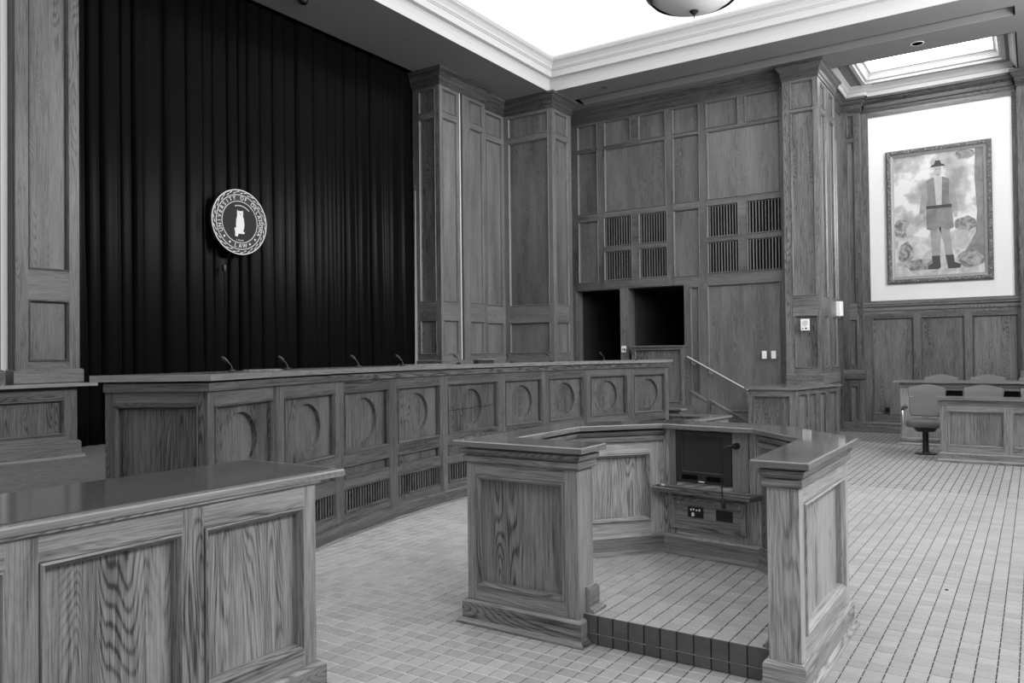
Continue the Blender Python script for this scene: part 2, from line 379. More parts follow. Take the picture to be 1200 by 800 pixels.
# outer shell walls
w = MB(); w.box(XL-.2, XL, YF, 15.3, 0, 8.4); wall_left = struct('wall_left', w, 'void')
w = MB(); w.box(XL, XR+.2, YF-.2, YF, 0, 8.4); struct('wall_front', w, 'white')
w = MB()
for a, b in ((YF, -.9), (1.3, 3.9), (6.1, 7.4), (9.6, 10.9), (13.1, YP+.2)): w.box(XR, XR+.12, a, b, 0, 8.4)
for a, b in ((-.9, 1.3), (3.9, 6.1), (7.4, 9.6), (10.9, 13.1)): w.box(XR, XR+.12, a, b, 0, 4.5); w.box(XR, XR+.12, a, b, 6.5, 8.4)
struct('wall_right', w, 'white')

# ceiling with its big coffer, the diffuser slot and the alcove recess
cx0, cx1, cy0, cy1 = -7.9, 1.3, -1.6, 13.32
c = MB(); T = .1
c.box(-9.36, XR+.1, YF-.1, cy0, ZC, ZC+T); c.box(-9.36, cx0, cy0, cy1, ZC, ZC+T); c.box(cx1, XR+.1, cy0, cy1, ZC, ZC+T)
c.box(-9.36, XR+.1, cy1, 14.05, ZC, ZC+T)
c.box(-9.36, -7.72, 14.05, 14.40, ZC, ZC+T); c.box(-.19, XR+.1, 14.05, 14.40, ZC, ZC+T)      # slot ends
c.box(-7.72, -.19, 14.03, 14.05, ZC, ZC+.09); c.poly([(-7.72, 14.05, ZC+.09), (-7.72, 14.41, ZC+.004), (-.19, 14.41, ZC+.004), (-.19, 14.05, ZC+.09)])
c.box(-7.74, -7.72, 14.03, 14.42, ZC, ZC+.09); c.box(-.19, -.17, 14.03, 14.42, ZC, ZC+.09)
c.box(-9.36, XR+.1, 14.40, 15.22, ZC, ZC+T)
c.box(-9.36, -3.15, 15.22, YP+.2, ZC, ZC+T); c.box(-.19, XR+.1, 15.22, YP+.2, ZC, ZC+T)
AZ = 6.95; sx0, sx1, sy0, sy1 = -2.77, -.42, 15.6, 17.08
c.box(-3.15, -.19, 15.22, sy0, AZ, AZ+T); c.box(-3.15, -.19, sy1, YP+.2, AZ, AZ+T); c.box(-3.15, sx0, sy0, sy1, AZ, AZ+T); c.box(sx1, -.19, sy0, sy1, AZ, AZ+T)
c.box(-3.15, -.19, 15.20, 15.22, ZC, AZ+T); c.box(-3.17, -3.15, 15.2, YP+.2, ZC, AZ+T); c.box(-.19, -.17, 15.2, YP+.2, ZC, AZ+T)
struct('ceiling', c, 'ceil')
w = MB(); w.box(-9.95, -9.36, YF, 15, 7.9, 8.0); w.box(-9.36, -9.34, YF, 15.0, ZC+.0, 8.0); struct('trim_1', w, 'ceil')   # curtain pocket
# coffer cornice and glowing ceiling
cof = thing('coffer_cornice', 'white stepped plaster cornice framing the large glowing ceiling coffer', 'cornice', (cx0, cy1, ZC))
CO = [(.003, 6.749), (.003, 6.865), (.006, 6.868), (.002, 6.90), (.006, 6.95), (.02, 6.975), (.02, 6.985), (.10, 6.995), (.10, 7.115), (.115, 7.12), (.115, 7.14), (.13, 7.145), (.14, 7.19), (.17, 7.24), (.215, 7.275), (.215, 7.30), (.225, 7.303), (.225, 7.345), (.0, 7.36), (-.05, 7.36)]
loopc = [(cx0, cy0), (cx0, cy1), (cx1, cy1), (cx1, cy0)]     # clockwise: outward (right-hand) = into the opening
names = ('fascia', 'cove', 'soffit_step', 'upper_fascia', 'upper_cove', 'lip')
for nm, (a, b) in zip(names, ((0, 2), (2, 6), (6, 7), (7, 11), (11, 15), (15, 19))):
    q = MB(); q.sweep(loopc, CO[a:b+1], closed=True); q.build(nm, 'plaster', cof)
w = MB(); w.box(cx0-.5, cx0-.45, cy0-.5, cy1+.5, 7.36, 8.3); w.box(cx1+.45, cx1+.5, cy0-.5, cy1+.5, 7.36, 8.3); w.box(cx0-.5, cx1+.5, cy0-.5, cy0-.45, 7.36, 8.3); w.box(cx0-.5, cx1+.5, cy1+.45, cy1+.5, 7.36, 8.3)
w.build('coffer_side', 'white', cof)
w = MB(); w.poly([(cx0-.5, cy0-.5, 7.36), (cx0-.5, cy1+.5, 7.36), (cx0, cy1+.5, 7.36), (cx0, cy0-.5, 7.36)]); w.poly([(cx0, cy1, 7.36), (cx0, cy1+.5, 7.36), (cx1+.5, cy1+.5, 7.36), (cx1+.5, cy1, 7.36)]); w.build('ledge', 'white', cof)
w = MB(); w.box(cx0-.5, cx1+.5, cy0-.5, cy1+.5, 8.3, 8.34); w.build('laylight', 'glow', cof)  # ceiling made to glow in place of its hidden cove lamps
q = MB()
q.poly([(-6.4, 6.5, 7.8), (-6.4, 10.75, 7.8), (-6.52, 10.75, 7.9), (-6.52, 6.5, 7.9)]); q.poly([(-6.4, 6.5, 7.8), (-6.28, 6.5, 7.9), (-6.28, 10.75, 7.9), (-6.4, 10.75, 7.8)]); q.poly([(-6.4, 10.75, 7.8), (-6.28, 10.75, 7.9), (-6.4, 10.95, 8.1), (-6.52, 10.75, 7.9)])
q.poly([(-6.52, 6.5, 7.9), (-6.52, 10.75, 7.9), (-6.28, 10.75, 7.9), (-6.28, 6.5, 7.9)])
q.build('hanging_rib', 'white', cof)
# alcove laylight
alc = thing('alcove_laylight', 'small bright laylight with white mitred trim above the painting', 'laylight', (sx0, sy1, AZ))
la = [(sx0, sy0), (sx0, sy1), (sx1, sy1), (sx1, sy0)]
q = MB(); q.sweep(la, [(-.06, AZ), (-.06, AZ-.02), (.006, AZ-.02), (.006, AZ+.03), (.05, AZ+.04)], closed=True); q.build('outer_trim', 'plaster', alc)
q = MB(); q.sweep(la, [(.05, AZ+.04), (.055, AZ+.07), (.07, AZ+.11), (.10, AZ+.15), (.13, AZ+.16), (.13, AZ+.2)], closed=True); q.build('inner_trim', 'plaster', alc)
q = MB(); q.box(sx0-.05, sx1+.05, sy0-.05, sy1+.05, AZ+.2, AZ+.22); q.build('glowing_pane', 'alcove_glow', alc)

# ---------------------------------------------------------------- panelled left side
def pilaster(label, loc): return thing('pilaster', label, 'pilaster', loc, 'oak panelled pilasters around the room')
D = 0.55
P0 = pilaster('oak pilaster standing on the side counter left of the dark curtain', (-8.95, 4.28, 1.34))
face(P0, (-8.83, 3.95), (-8.83, 4.61), 1.34, ZC, [(.13, .55, 2.55, 5.88), (.13, .55, 1.57, 2.23), (.13, .55, 5.98, 6.4)], 'oak_mid')
q = MB(); q.box(-9.3, -8.88, 3.95, 4.61, 1.34, ZC); q.build('core', 'oak_mid', P0)
q = MB(); q.sweep([(-9.0, 3.95), (-8.83, 3.95), (-8.83, 4.61), (-9.3, 4.61)], plinth(1.345, 1.49)); q.build('plinth', 'oak_mid', P0)
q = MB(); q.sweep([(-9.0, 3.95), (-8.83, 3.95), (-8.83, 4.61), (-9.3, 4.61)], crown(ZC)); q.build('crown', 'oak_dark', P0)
Pm = pilaster('oak pilaster at the outer end of the side counter, beyond the white strip', (-8.95, 3.4, 1.34))
face(Pm, (-8.83, 3.15), (-8.83, 3.81), 1.34, ZC, [(.13, .55, 2.55, 5.88), (.13, .55, 1.57, 2.23), (.13, .55, 5.98, 6.4)], 'oak_mid')
q = MB(); q.box(-9.0, -8.88, 3.15, 3.81, 1.34, ZC); q.build('core', 'oak_mid', Pm)
q = MB(); q.sweep([(-9.0, 3.15), (-8.83, 3.15), (-8.83, 3.81), (-9.0, 3.81)], plinth(1.345, 1.49)); q.build('plinth', 'oak_mid', Pm)
w = MB(); w.box(-9.1, -9.0, YF, 4.3, D, ZC); struct('trim_2', w, 'white')

P1 = pilaster('tall oak pilaster beside the curtain with a pale slit down its side', (-9.1, 11.7, D))
face(P1, (-9.46, 11.0), (-8.83, 11.0), D, ZC, LVh(.15, .53), 'oak')
face(P1, (-8.83, 11.0), (-8.83, 11.59), D, ZC, LVh(.08, .53), 'oak_far')
face(P1, (-8.83, 11.68), (-8.83, 12.41), D, ZC, LVh(.20, .65), 'oak_far')
q = MB(); q.box(-9.46, -8.885, 11.05, 12.41, D, ZC); q.build('core', 'oak', P1)
q = MB(); q.box(-8.875, -8.845, 11.603, 11.633, 1.5, 6.45); q.build('pale_strip', 'white', P1)['label'] = 'pale narrow strip in the joint'
q = MB(); q.sweep([(-9.46, 11.0), (-8.83, 11.0), (-8.83, 12.41)], plinth(D, 1.50)); q.build('plinth', 'oak', P1)
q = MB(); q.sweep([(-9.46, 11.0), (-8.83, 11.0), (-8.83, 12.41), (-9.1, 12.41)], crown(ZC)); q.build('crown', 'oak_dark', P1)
# recessed panelling between the two pilasters
w = MB(); w.box(-9.95, -9.08, 11.05, 15.2, 0, ZC+.1); wl = struct('wall_side', w, 'oak_far')
face(wl, (-9.02, 12.41), (-9.02, 13.33), D, ZC, LVh(.28, .85), 'oak_far')
q = MB(); q.sweep([(-9.02, 12.41), (-9.02, 13.33)], crown(ZC)); q.build('crown', 'oak_dark', wl)
P2 = pilaster('broad oak corner pilaster between the recessed panelling and the dark doorways', (-8.4, 13.7, D))
face(P2, (-9.02, 13.33), (-7.87, 13.33), D, ZC, LVh(.11, 1.06), 'oak_far')
face(P2, (-7.87, 13.33), (-7.87, 14.10), D, ZC, LVh(.11, .62), 'oak_far')
q = MB(); q.box(-9.02, -7.925, 13.385, 14.10, D, ZC); q.build('core', 'oak_far', P2)
q = MB(); q.sweep([(-9.02, 13.33), (-7.87, 13.33), (-7.87, 14.10)], plinth(D, 1.46)); q.build('plinth', 'oak', P2)
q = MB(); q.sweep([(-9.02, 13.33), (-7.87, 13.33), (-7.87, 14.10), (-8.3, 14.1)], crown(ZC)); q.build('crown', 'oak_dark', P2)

# ---------------------------------------------------------------- grille wall with the two dark doorways
k = YB/14.6
bx = lambda x: x*k+8.45       # x of the survey -> u along the wall
bz = lambda z: 1.6+(z-1.6)*k
w = MB()
w.box(-9.0, -8.13, YB+.07, YB+.2, 0, ZC+.1); w.box(-7.12, -6.95, YB+.07, YB+.3, 0, ZC); w.box(-5.74, -3.3, YB+.07, YB+.2, 0, ZC+.1); w.box(-8.13, -5.74, YB+.07, YB+.2, bz(2.90), ZC+.1)
wb = struct('wall_back', w, 'oak_far')
H = []
for a, b in ((-8.0, -7.53), (-7.37, -6.77), (-6.6, -6.02), (-5.88, -5.33), (-5.2, -4.57), (-4.45, -3.82)): H.append((bx(a), bx(b), 5.90, 6.42))
for a, b in ((-8.0, -7.53), (-7.37, -6.02), (-5.88, -5.33), (-5.18, -3.82)): H.append((bx(a), bx(b), 4.52, 5.85))
H += [(bx(-8.0), bx(-7.53), 3.07, 4.38), (bx(-5.88), bx(-5.35), 3.07, 4.40)]
for a, b in ((-7.40, -6.77), (-6.62, -6.01), (-5.2, -4.59), (-4.44, -3.80)):
    H += [(bx(a), bx(b), 3.79, 4.42, 'grille'), (bx(a), bx(b), 3.09, 3.71, 'grille')]
ZT = bz(2.90)
face(wb, (-8.45, YB), (-3.5, YB), ZT, ZC, H, 'oak_far', mold=.03)
face(wb, (-8.45, YB), (bx(-8.08)-8.45, YB), D, ZT, [], 'oak_far')
face(wb, (bx(-7.05)-8.45, YB), (bx(-6.87)-8.45, YB), D, ZT, [], 'oak_far')
face(wb, (bx(-5.68)-8.45, YB), (-3.5, YB), 0, ZT, [(bx(-5.56)-bx(-5.68), bx(-5.38)-bx(-5.68), .80, 2.86), (bx(-5.22)-bx(-5.68), bx(-3.83)-bx(-5.68), .45, 2.88)], 'oak_far')
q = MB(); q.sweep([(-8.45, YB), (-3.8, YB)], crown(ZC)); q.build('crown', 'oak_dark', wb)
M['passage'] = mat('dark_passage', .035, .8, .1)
# casings and dark passages behind the doorways
for (a, b, dn) in ((bx(-8.08)-8.45, bx(-7.05)-8.45, 1), (bx(-6.87)-8.45, bx(-5.68)-8.45, 2)):
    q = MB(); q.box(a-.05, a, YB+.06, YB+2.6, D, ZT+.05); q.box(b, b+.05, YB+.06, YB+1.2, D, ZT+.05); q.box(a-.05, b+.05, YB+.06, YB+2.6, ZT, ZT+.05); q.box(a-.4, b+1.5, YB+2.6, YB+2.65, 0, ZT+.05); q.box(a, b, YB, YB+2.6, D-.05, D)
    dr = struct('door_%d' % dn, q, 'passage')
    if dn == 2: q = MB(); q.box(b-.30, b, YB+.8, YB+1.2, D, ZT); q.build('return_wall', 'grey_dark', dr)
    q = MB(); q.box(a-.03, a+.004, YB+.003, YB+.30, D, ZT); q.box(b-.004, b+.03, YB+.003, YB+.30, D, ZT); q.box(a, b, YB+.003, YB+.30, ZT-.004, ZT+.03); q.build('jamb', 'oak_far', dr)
# half-height screen across the second doorway
hs = thing('half_wall', 'half height oak screen panel at the foot of the second dark doorway', 'screen', (-6.2, 14.6, D))
a, b = -6.82, -5.72
face(hs, (a, 14.62), (b, 14.62), D, 1.70, [(.07, b-a-.04, D+.05, 1.65)], 'oak')
q = MB(); q.box(a, b, 14.67, 14.74, D, 1.70); q.build('core', 'oak', hs)
q = MB(); q.box(a-.02, b+.02, 14.59, 14.74, 1.70, 1.725, g=(1, 0, 0)); q.build('cap', 'oak_edge', hs)

# ---------------------------------------------------------------- right-hand pilasters and alcove
P3 = pilaster('oak pilaster rising from the low angled counter, with a white speaker on its face', (-3.4, 14.9, 1.0))
face(P3, (-3.745, 14.55), (-3.13, 14.55), 1.0, ZC, [(.13, .54, 5.92, 6.42), (.13, .54, 2.57, 5.88), (.15, .555, 1.28, 2.22)], 'oak')
face(P3, (-3.13, 14.55), (-3.13, 15.27), 0.0, ZC, [(.20, .58, 5.98, 6.4), (.20, .58, 2.55, 5.88), (.2, .58, 1.28, 2.22)], 'oak')
face(P3, (-3.13, 15.29), (-3.13, 15.95), 0.0, ZC, [(.17, .55, 5.98, 6.4), (.17, .55, 2.55, 5.88), (.17, .55, 1.28, 2.22)], 'oak')
q = MB(); q.box(-3.745, -3.185, 14.605, 15.95, 0, ZC); q.build('core', 'oak', P3)
q = MB(); q.sweep([(-3.745, 14.55), (-3.13, 14.55), (-3.13, 15.95)], plinth(1.0, 1.18)); q.build('plinth', 'oak', P3)
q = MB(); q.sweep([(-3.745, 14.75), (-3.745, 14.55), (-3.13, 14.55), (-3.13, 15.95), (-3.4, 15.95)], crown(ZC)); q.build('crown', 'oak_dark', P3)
w = MB(); w.box(-3.6, -3.37, 15.9, 16.1, 0, ZC); w.box(-3.6, -3.37, 16.9, YP+.1, 0, ZC); w.box(-3.6, -3.37, 15.9, YP, 2.25, ZC+.1); w.box(-3.9, -3.6, 15.9, YP, 0, 2.3); ws = struct('wall_recess', w, 'oak_far')
face(ws, (-3.3, 15.95), (-3.3, 17.3), 0, ZC, [(.15, .95, 0.001, 2.22, 'open'), (.2, .95, 2.6, 5.88)], 'oak')
q = MB(); q.sweep([(-3.3, 15.95), (-3.3, 17.3)], crown(ZC)); q.build('crown', 'oak_dark', ws)
q = MB(); q.box(-3.5, -3.26, 16.92, 17.05, 0, 2.3); q.box(-3.5, -3.26, 16.02, 17.05, 2.22, 2.32); struct('door_3', q, 'oak')
P4 = pilaster('narrow oak pilaster at the corner of the alcove beside the painting wall', (-3.1, 17.35, 0))
face(P4, (-3.3, 17.3), (-2.915, 17.3), 0, ZC, [(.13, .27, 5.97, 6.41), (.13, .27, 2.55, 5.87), (.13, .27, 1.28, 2.22), (.13, .27, .13, .86)], 'oak', mold=.022)
face(P4, (-2.915, 17.3), (-2.915, 17.42), 0, ZC, [], 'oak')
q = MB(); q.box(-3.3, -2.965, 17.35, YP, 0, ZC); q.build('core', 'oak', P4)
q = MB(); q.sweep([(-3.3, 17.3), (-2.915, 17.3), (-2.915, 17.44)], plinth(1.0, 1.18)); q.build('band', 'oak', P4)
q = MB(); q.sweep([(-3.3, 17.3), (-2.915, 17.3), (-2.915, 17.44)], [(0, 0), (.045, 0), (.04, .03), (.02, .04), (.02, .10), (0, .12)]); q.build('base', 'oak', P4)
q = MB(); q.sweep([(-3.3, 17.3), (-2.915, 17.3), (-2.915, 17.42)], crown(ZC)); q.build('crown', 'oak_dark', P4)
kp = YP/16.5
px_ = lambda x: x*kp; pz = lambda z: 1.6+(z-1.6)*kp
P5 = pilaster('oak pilaster closing the alcove on the far side of the painting', (0.1, 17.35, 0))
face(P5, (-.215, 17.3), (.5, 17.3), 0, ZC, [(.13, .58, 5.97, 6.41), (.13, .58, 2.55, 5.87), (.13, .58, 1.28, 2.22), (.13, .58, .13, .86)], 'oak')
q = MB(); q.box(-.215, .5, 17.35, YP, 0, ZC); q.build('core', 'oak', P5)
q = MB(); q.sweep([(-.215, 17.44), (-.215, 17.3), (.5, 17.3), (.5, 17.44)], plinth(1.0, 1.18)); q.build('band', 'oak', P5)
q = MB(); q.sweep([(-.215, 17.42), (-.215, 17.3), (.5, 17.3), (.5, 17.42)], crown(ZC)); q.build('crown', 'oak_dark', P5)
# painting wall
w = MB(); w.box(-3.4, XR, YP+.05, YP+.2, 0, 7.1); wa = struct('wall_alcove', w, 'oak_far')
xa = -2.93
face(wa, (xa, YP), (-.2, YP), 0, pz(2.27), [(px_(-2.625)-xa, px_(-1.9)-xa, .29, pz(2.2)), (px_(-1.78)-xa, px_(-1.07)-xa, .29, pz(2.2)), (px_(-.95)-xa, px_(-.25)-xa, .29, pz(2.2))], 'oak')
face(wa, (xa, YP), (-.2, YP), pz(2.5), ZC, [(px_(-2.635)-xa, px_(-.285)-xa, pz(2.53), pz(6.08), 'open')], 'oak')
q = MB(); q.poly([(-2.95, YP+.025, 2.5), (-.2, YP+.025, 2.5), (-.2, YP+.025, 6.5), (-2.95, YP+.025, 6.5)]); q.build('plaster_field', 'white', wa)
q = MB(); q.sweep([(xa, YP), (-.2, YP)], [(0, pz(2.27)), (.01, pz(2.27)), (.01, pz(2.32)), (.03, pz(2.34)), (.03, pz(2.40)), (.07, pz(2.42)), (.07, pz(2.45)), (.085, pz(2.46)), (.085, pz(2.5)), (0, pz(2.5))]); q.build('chair_rail', 'oak', wa)
q = MB(); q.sweep([(xa, YP), (-.2, YP)], [(0, 0), (.045, 0), (.04, .03), (.02, .04), (.02, .10), (0, .12)]); q.build('baseboard', 'oak', wa)
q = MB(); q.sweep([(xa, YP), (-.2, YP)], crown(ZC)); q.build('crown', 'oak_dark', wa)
q = MB(); q.sweep([(xa-.2, YP-.1), (xa+.05, YP-.1), (xa+.05, YP), (-.25, YP)], [(.115, ZC), (.115, ZC+.08), (.14, ZC+.09), (.17, ZC+.13), (.22, ZC+.16), (.22, AZ)]); q.build('plaster_cove', 'plaster', wa)
for pth in ([(-3.15, 15.23), (-3.15, 17.36)], [(-.19, 17.36), (-.19, 15.23)]):
    q = MB(); q.sweep(pth, [(.0, ZC-.01), (.02, ZC), (.02, ZC+.08), (.04, ZC+.09), (.07, ZC+.13), (.11, ZC+.16), (.11, AZ)]); q.build('plaster_cove', 'plaster', wa)
q = MB(); q.box(.5, XR, YP-.02, YP+.04, 0, pz(2.5)); q.build('far_wainscot', 'oak', wa)
q = MB(); q.box(.5, XR, YP-.02, YP+.04, pz(2.5), ZC); q.build('far_plaster', 'white', wa)

# ---------------------------------------------------------------- dais and stairs
ARC = [(-4.52, 3.187), (-4.836, 4.029), (-5.074, 4.888), (-5.233, 5.755), (-5.317, 6.644), (-5.313, 7.742), (-5.225, 8.606), (-5.069, 9.43), (-4.829, 10.29), (-4.554, 11.033)]
EL = (-5.08, 2.816)
def back(o): return [(4.77-(10.1+o)*math.cos(math.asin((y-7.15)/(10.1+o))), y) for x, y in reversed(ARC)]
dz = MB()
dz.prism([(XL+.0, 3.3), (-5.25, 3.3)]+list(reversed(back(.25)))+[(-5.55, 11.3), (-5.55, YB+.05), (XL, YB+.05)], 0.0, D)
dz.box(XL, -5.2, YF, 3.3, 0, D)
struct('floor_dais', dz, 'carpet')
st = thing('stair_flight', 'three oak-sided carpeted steps climbing to the dark doorways beside the handrail', 'stairs', (-5.2, 13.0, 0))
for n_, (xa_, zz) in enumerate(((-5.21, .367), (-4.87, .183))):
    q = MB(); q.box(-5.56, xa_, 11.6, YB-.01, 0 if n_ == 1 else .183, zz); q.build('step', 'carpet', st)
q = MB(); q.prism([(-5.55, 11.42), (-4.55, 11.42), (-4.55, 11.6), (-5.55, 11.6)], 0, .70); q.build('side_wall', 'oak', st)
q = MB(); q.prism([(-5.6, 11.38), (-4.5, 11.38), (-4.5, 11.64), (-5.6, 11.64)], .70, .725); q.build('side_cap', 'oak_edge', st)
# raking skirting on the grille wall
q = MB()
for (x0, z0, x1, z1) in ((-5.62, .80, -5.30, .62), (-5.22, .62, -4.4, .19)):
    q.poly([(x0, YB-.03, z0), (x1, YB-.03, z1), (x1, YB-.03, z1+.035), (x0, YB-.03, z0+.035)]); q.poly([(x0, YB-.03, z0+.035), (x1, YB-.03, z1+.035), (x1, YB, z1+.05), (x0, YB, z0+.05)]); q.poly([(x0, YB, z0-.02), (x1, YB, z1-.02), (x1, YB-.03, z1), (x0, YB-.03, z0)])
    q.poly([(x0, YB-.015, z0-.3), (x1, YB-.015, z1-.3), (x1, YB-.015, z1), (x0, YB-.015, z0)])
q.build('raking_skirting', 'oak_edge', st)
# low curb in front of the stairs
cb = thing('low_curb', 'low oak kerb rail turning a corner just beyond the lectern, below the handrail', 'curb', (-4.0, 11.2, 0))
q = MB(); q.prism([(-4.66, 11.22), (-3.75, 11.30), (-3.9, 10.15), (-3.99, 10.16), (-3.85, 11.2), (-4.66, 11.12)][::-1], 0, .64); q.build('kerb_wall', 'oak', cb)
q = MB(); q.prism([(-4.66, 11.26), (-3.70, 11.34), (-3.86, 10.12), (-4.03, 10.13), (-3.89, 11.15), (-4.66, 11.08)][::-1], .64, .665); q.build('kerb_cap', 'oak_edge', cb)

# handrail
hr = thing('handrail', 'slim metal handrail sloping down the oak wall over the stairs', 'handrail', (-5.0, 14.6, .6))
q = MB(); q.tube([(-5.66, 14.66, 1.50), (-4.30, 14.66, .765)], .021, 12); q.build('rail', 'metal', hr, smooth=True)
for t in (.08, .33, .85):
    x_, z_ = -5.66+1.36*t, 1.50-.735*t
    q = MB(); q.tube([(x_, 14.66, z_-.01), (x_, 14.66, z_-.07), (x_, 14.72, z_-.09), (x_, YB+.01, z_-.09)], .008, 8); q.tube([(x_, YB-.015, z_-.09), (x_, YB+.005, z_-.09)], .028, 12); q.build('bracket', 'metal', hr)

# ---------------------------------------------------------------- judges' bench
bn = thing('judges_bench', 'long curved oak bench of nine facets with round recessed panels, in front of the curtain', 'bench', (-5.0, 7.0, 0))
path = [EL]+ARC
for i in range(len(path)-1):
    a, b = path[i], path[i+1]; Ln = math.dist(a, b)
    if i == 0: H = [(.06, Ln-.06, .60, 1.285), (.06, Ln-.06, .18, .50)]
    else: H = [(.075, Ln-.075, .725, 1.28, 'oval'), (.075, Ln-.075, .50, .625), (.075, Ln-.075, .205, .42, 'grille')]
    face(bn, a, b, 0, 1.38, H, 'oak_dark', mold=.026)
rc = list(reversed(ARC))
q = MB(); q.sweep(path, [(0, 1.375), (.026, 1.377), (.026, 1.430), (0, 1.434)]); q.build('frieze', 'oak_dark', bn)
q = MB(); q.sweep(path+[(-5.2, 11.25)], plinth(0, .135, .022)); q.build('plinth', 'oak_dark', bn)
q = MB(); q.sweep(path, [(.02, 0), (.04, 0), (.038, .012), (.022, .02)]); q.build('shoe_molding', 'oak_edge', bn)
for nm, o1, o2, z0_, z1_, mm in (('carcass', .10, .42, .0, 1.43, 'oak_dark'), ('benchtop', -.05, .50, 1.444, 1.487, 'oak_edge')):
    outer = [(EL[0]+(.10*0 if o1 < 0 else .05), EL[1]+(-.03 if o1 < 0 else .12))]
    ins = inset([EL]+ARC+[(-5.2, 11.35)]+back(.45)[1:-1], o1)
    q = MB(); q.prism(ins, z0_, z1_, (0, 1, 0)); q.build(nm, mm, bn)
# crack across the middle panel
a, b = Vector((*ARC[4], 0)), Vector((*ARC[5], 0)); U = (b-a).normalized(); Nn = Vector((U.y, -U.x, 0)); Lc = (b-a).length
q = MB(); zs = [.985, .982, .988, .984, .99, .996, .99, .998, 1.0]
for i in range(8):
    u0, u1 = .10+(Lc-.2)*i/8, .10+(Lc-.2)*(i+1)/8; p0 = a+U*u0-Nn*.0262; p1 = a+U*u1-Nn*.0262
    q.poly([(p0.x, p0.y, zs[i]), (p1.x, p1.y, zs[i+1]), (p1.x, p1.y, zs[i+1]+.004), (p0.x, p0.y, zs[i]+.004)])
q.build('crack', 'void', bn)

# microphones on the bench
def make_mic(label, group):
    t = thing('gooseneck_microphone', label, 'microphone', group=group)
    q = MB(); q.lathe([(0, 0), (.032, 0), (.034, .008), (.02, .016), (.008, .02), (0, .02)], n=20); q.build('base', 'black', t, world=False, smooth=True)
    q = MB(); q.tube([(0, 0, .015), (-.002, 0, .035), (-.012, 0, .055), (-.03, 0, .075)], .004, 8); q.build('neck', 'bezel', t, world=False, smooth=True)
    q = MB(); q.tube([(-.028, 0, .073), (-.04, 0, .085), (-.062, 0, .103), (-.075, 0, .113)], [.006, .012, .013, .007], 10); q.build('windscreen', 'black', t, world=False, smooth=True)
    return t
def dup(r0, loc, rz, label, group=None):
    r = r0.copy(); C.objects.link(r); r.location = loc; r.rotation_euler = (0, 0, rz); r['label'] = label
    if group: r['group'] = group
    for ch in list(r0.children):
        c_ = ch.copy(); C.objects.link(c_); c_.parent = r
        for g_ in ch.children:
            d_ = g_.copy(); C.objects.link(d_); d_.parent = c_
    return r
spots = [((-4.929, 3.684), 'at the near end of the curved bench, closest to the side counter'), ((-5.154, 4.391), 'second from the near end of the curved bench'),
         ((-5.388, 5.446), 'third from the near end of the curved bench'), ((-5.485, 6.188), 'fourth from the near end, before the curtain edge'),
         ((-5.53, 7.207), 'beside the small black box on the bench'), ((-5.474, 8.223), 'just beyond the small black box, before the broad pilaster'),
         ((-5.363, 8.998), 'in front of the broad corner pilaster'), ((-5.114, 10.048), 'in front of the first dark doorway'), ((-4.904, 10.685), 'at the far end of the bench before the half wall')]
mic0 = make_mic('', 'microphones along the bench')
for n_, ((x, y), tx) in enumerate(spots):
    lab = 'black gooseneck microphone ' + tx
    if n_ == 0: mic0.location = (x, y, 1.487); mic0.rotation_euler = (0, 0, YAW+.25); mic0['label'] = lab
    else: dup(mic0, (x+.0, y, 1.487), YAW+.25+.25*math.sin(n_*2.1), lab)
dv = thing('desk_box', 'small black box with pale top edge lying on the bench top', 'box', (-5.50, 7.64, 1.487))
q = MB(); q.prism([(-5.54, 7.50), (-5.47, 7.50), (-5.44, 7.78), (-5.54, 7.78)], 1.487, 1.53); q.build('housing', 'black', dv)
q = MB(); q.prism([(-5.53, 7.56), (-5.46, 7.56), (-5.43, 7.78), (-5.53, 7.78)], 1.53, 1.537); q.build('lid', 'metal', dv)
for (p, L_, lab) in (((-5.18, 4.17), .32, 'thin flat desk pad on the bench top near its near end'), ((-5.55, 6.6), .72, 'long thin desk pad on the middle of the bench top')):
    q = MB(); q.box(p[0]-.05, p[0]+.03, p[1]-L_/2, p[1]+L_/2, 1.487, 1.497); tag(q.build('desk_pad', 'oak'), lab, 'desk pad')

# ---------------------------------------------------------------- curtain
M['lining'] = mat('curtain_lining', .3, .8, .1)
cu = MB(); y = 4.3; cols = []; ph = 0; rn = random.Random(11)
ys = []
yy = 4.25
while yy < 11.6:
    w_ = rn.uniform(.13, .34); amp = rn.uniform(.08, .17)
    for t, f in ((0, 0), (.05, .34), (.11, .55), (.20, .72), (.34, .83), (.52, .90), (.66, .95), (.74, 1.0), (.785, 1.05), (.82, 1.06), (.85, 1.02), (.88, .90), (.92, .6), (.96, .25)): ys.append((yy+w_*t, amp*f, yy))
    yy += w_
zlv = [D+.012, D+.35, 1.2, 2.0, 3.0, 4.2, 5.4, 6.4, 7.3, 7.85]
rnw = random.Random(5); wob = {}
rows = []
for zi, z in enumerate(zlv):
    row = []
    for (y_, a_, key) in ys:
        if key not in wob: wob[key] = (rnw.uniform(-1, 1), rnw.uniform(0, 6), rnw.uniform(.7, 1.25))
        s1, s2, s3 = wob[key]; f_ = max(0, (5.5-z)/5.5)
        row.append((-9.56+a_*(.75+.35*f_*s3), y_+.035*f_*math.sin(s2+z*1.3)*s1, z))
    rows.append(row)
V, F = [], []; n = len(ys)
for r in rows: V += r
for i in range(len(rows)-1):
    for j in range(n-1): F.append((i*n+j, i*n+j+1, (i+1)*n+j+1, (i+1)*n+j))
ct = bpy.data.objects.new('stage_curtain', raw_mesh('stage_curtain', V, F, 'velvet')); C.objects.link(ct)
ct.data.polygons.foreach_set('use_smooth', [True]*len(ct.data.polygons))
so = ct.modifiers.new('thick', 'SOLIDIFY'); so.thickness = .006
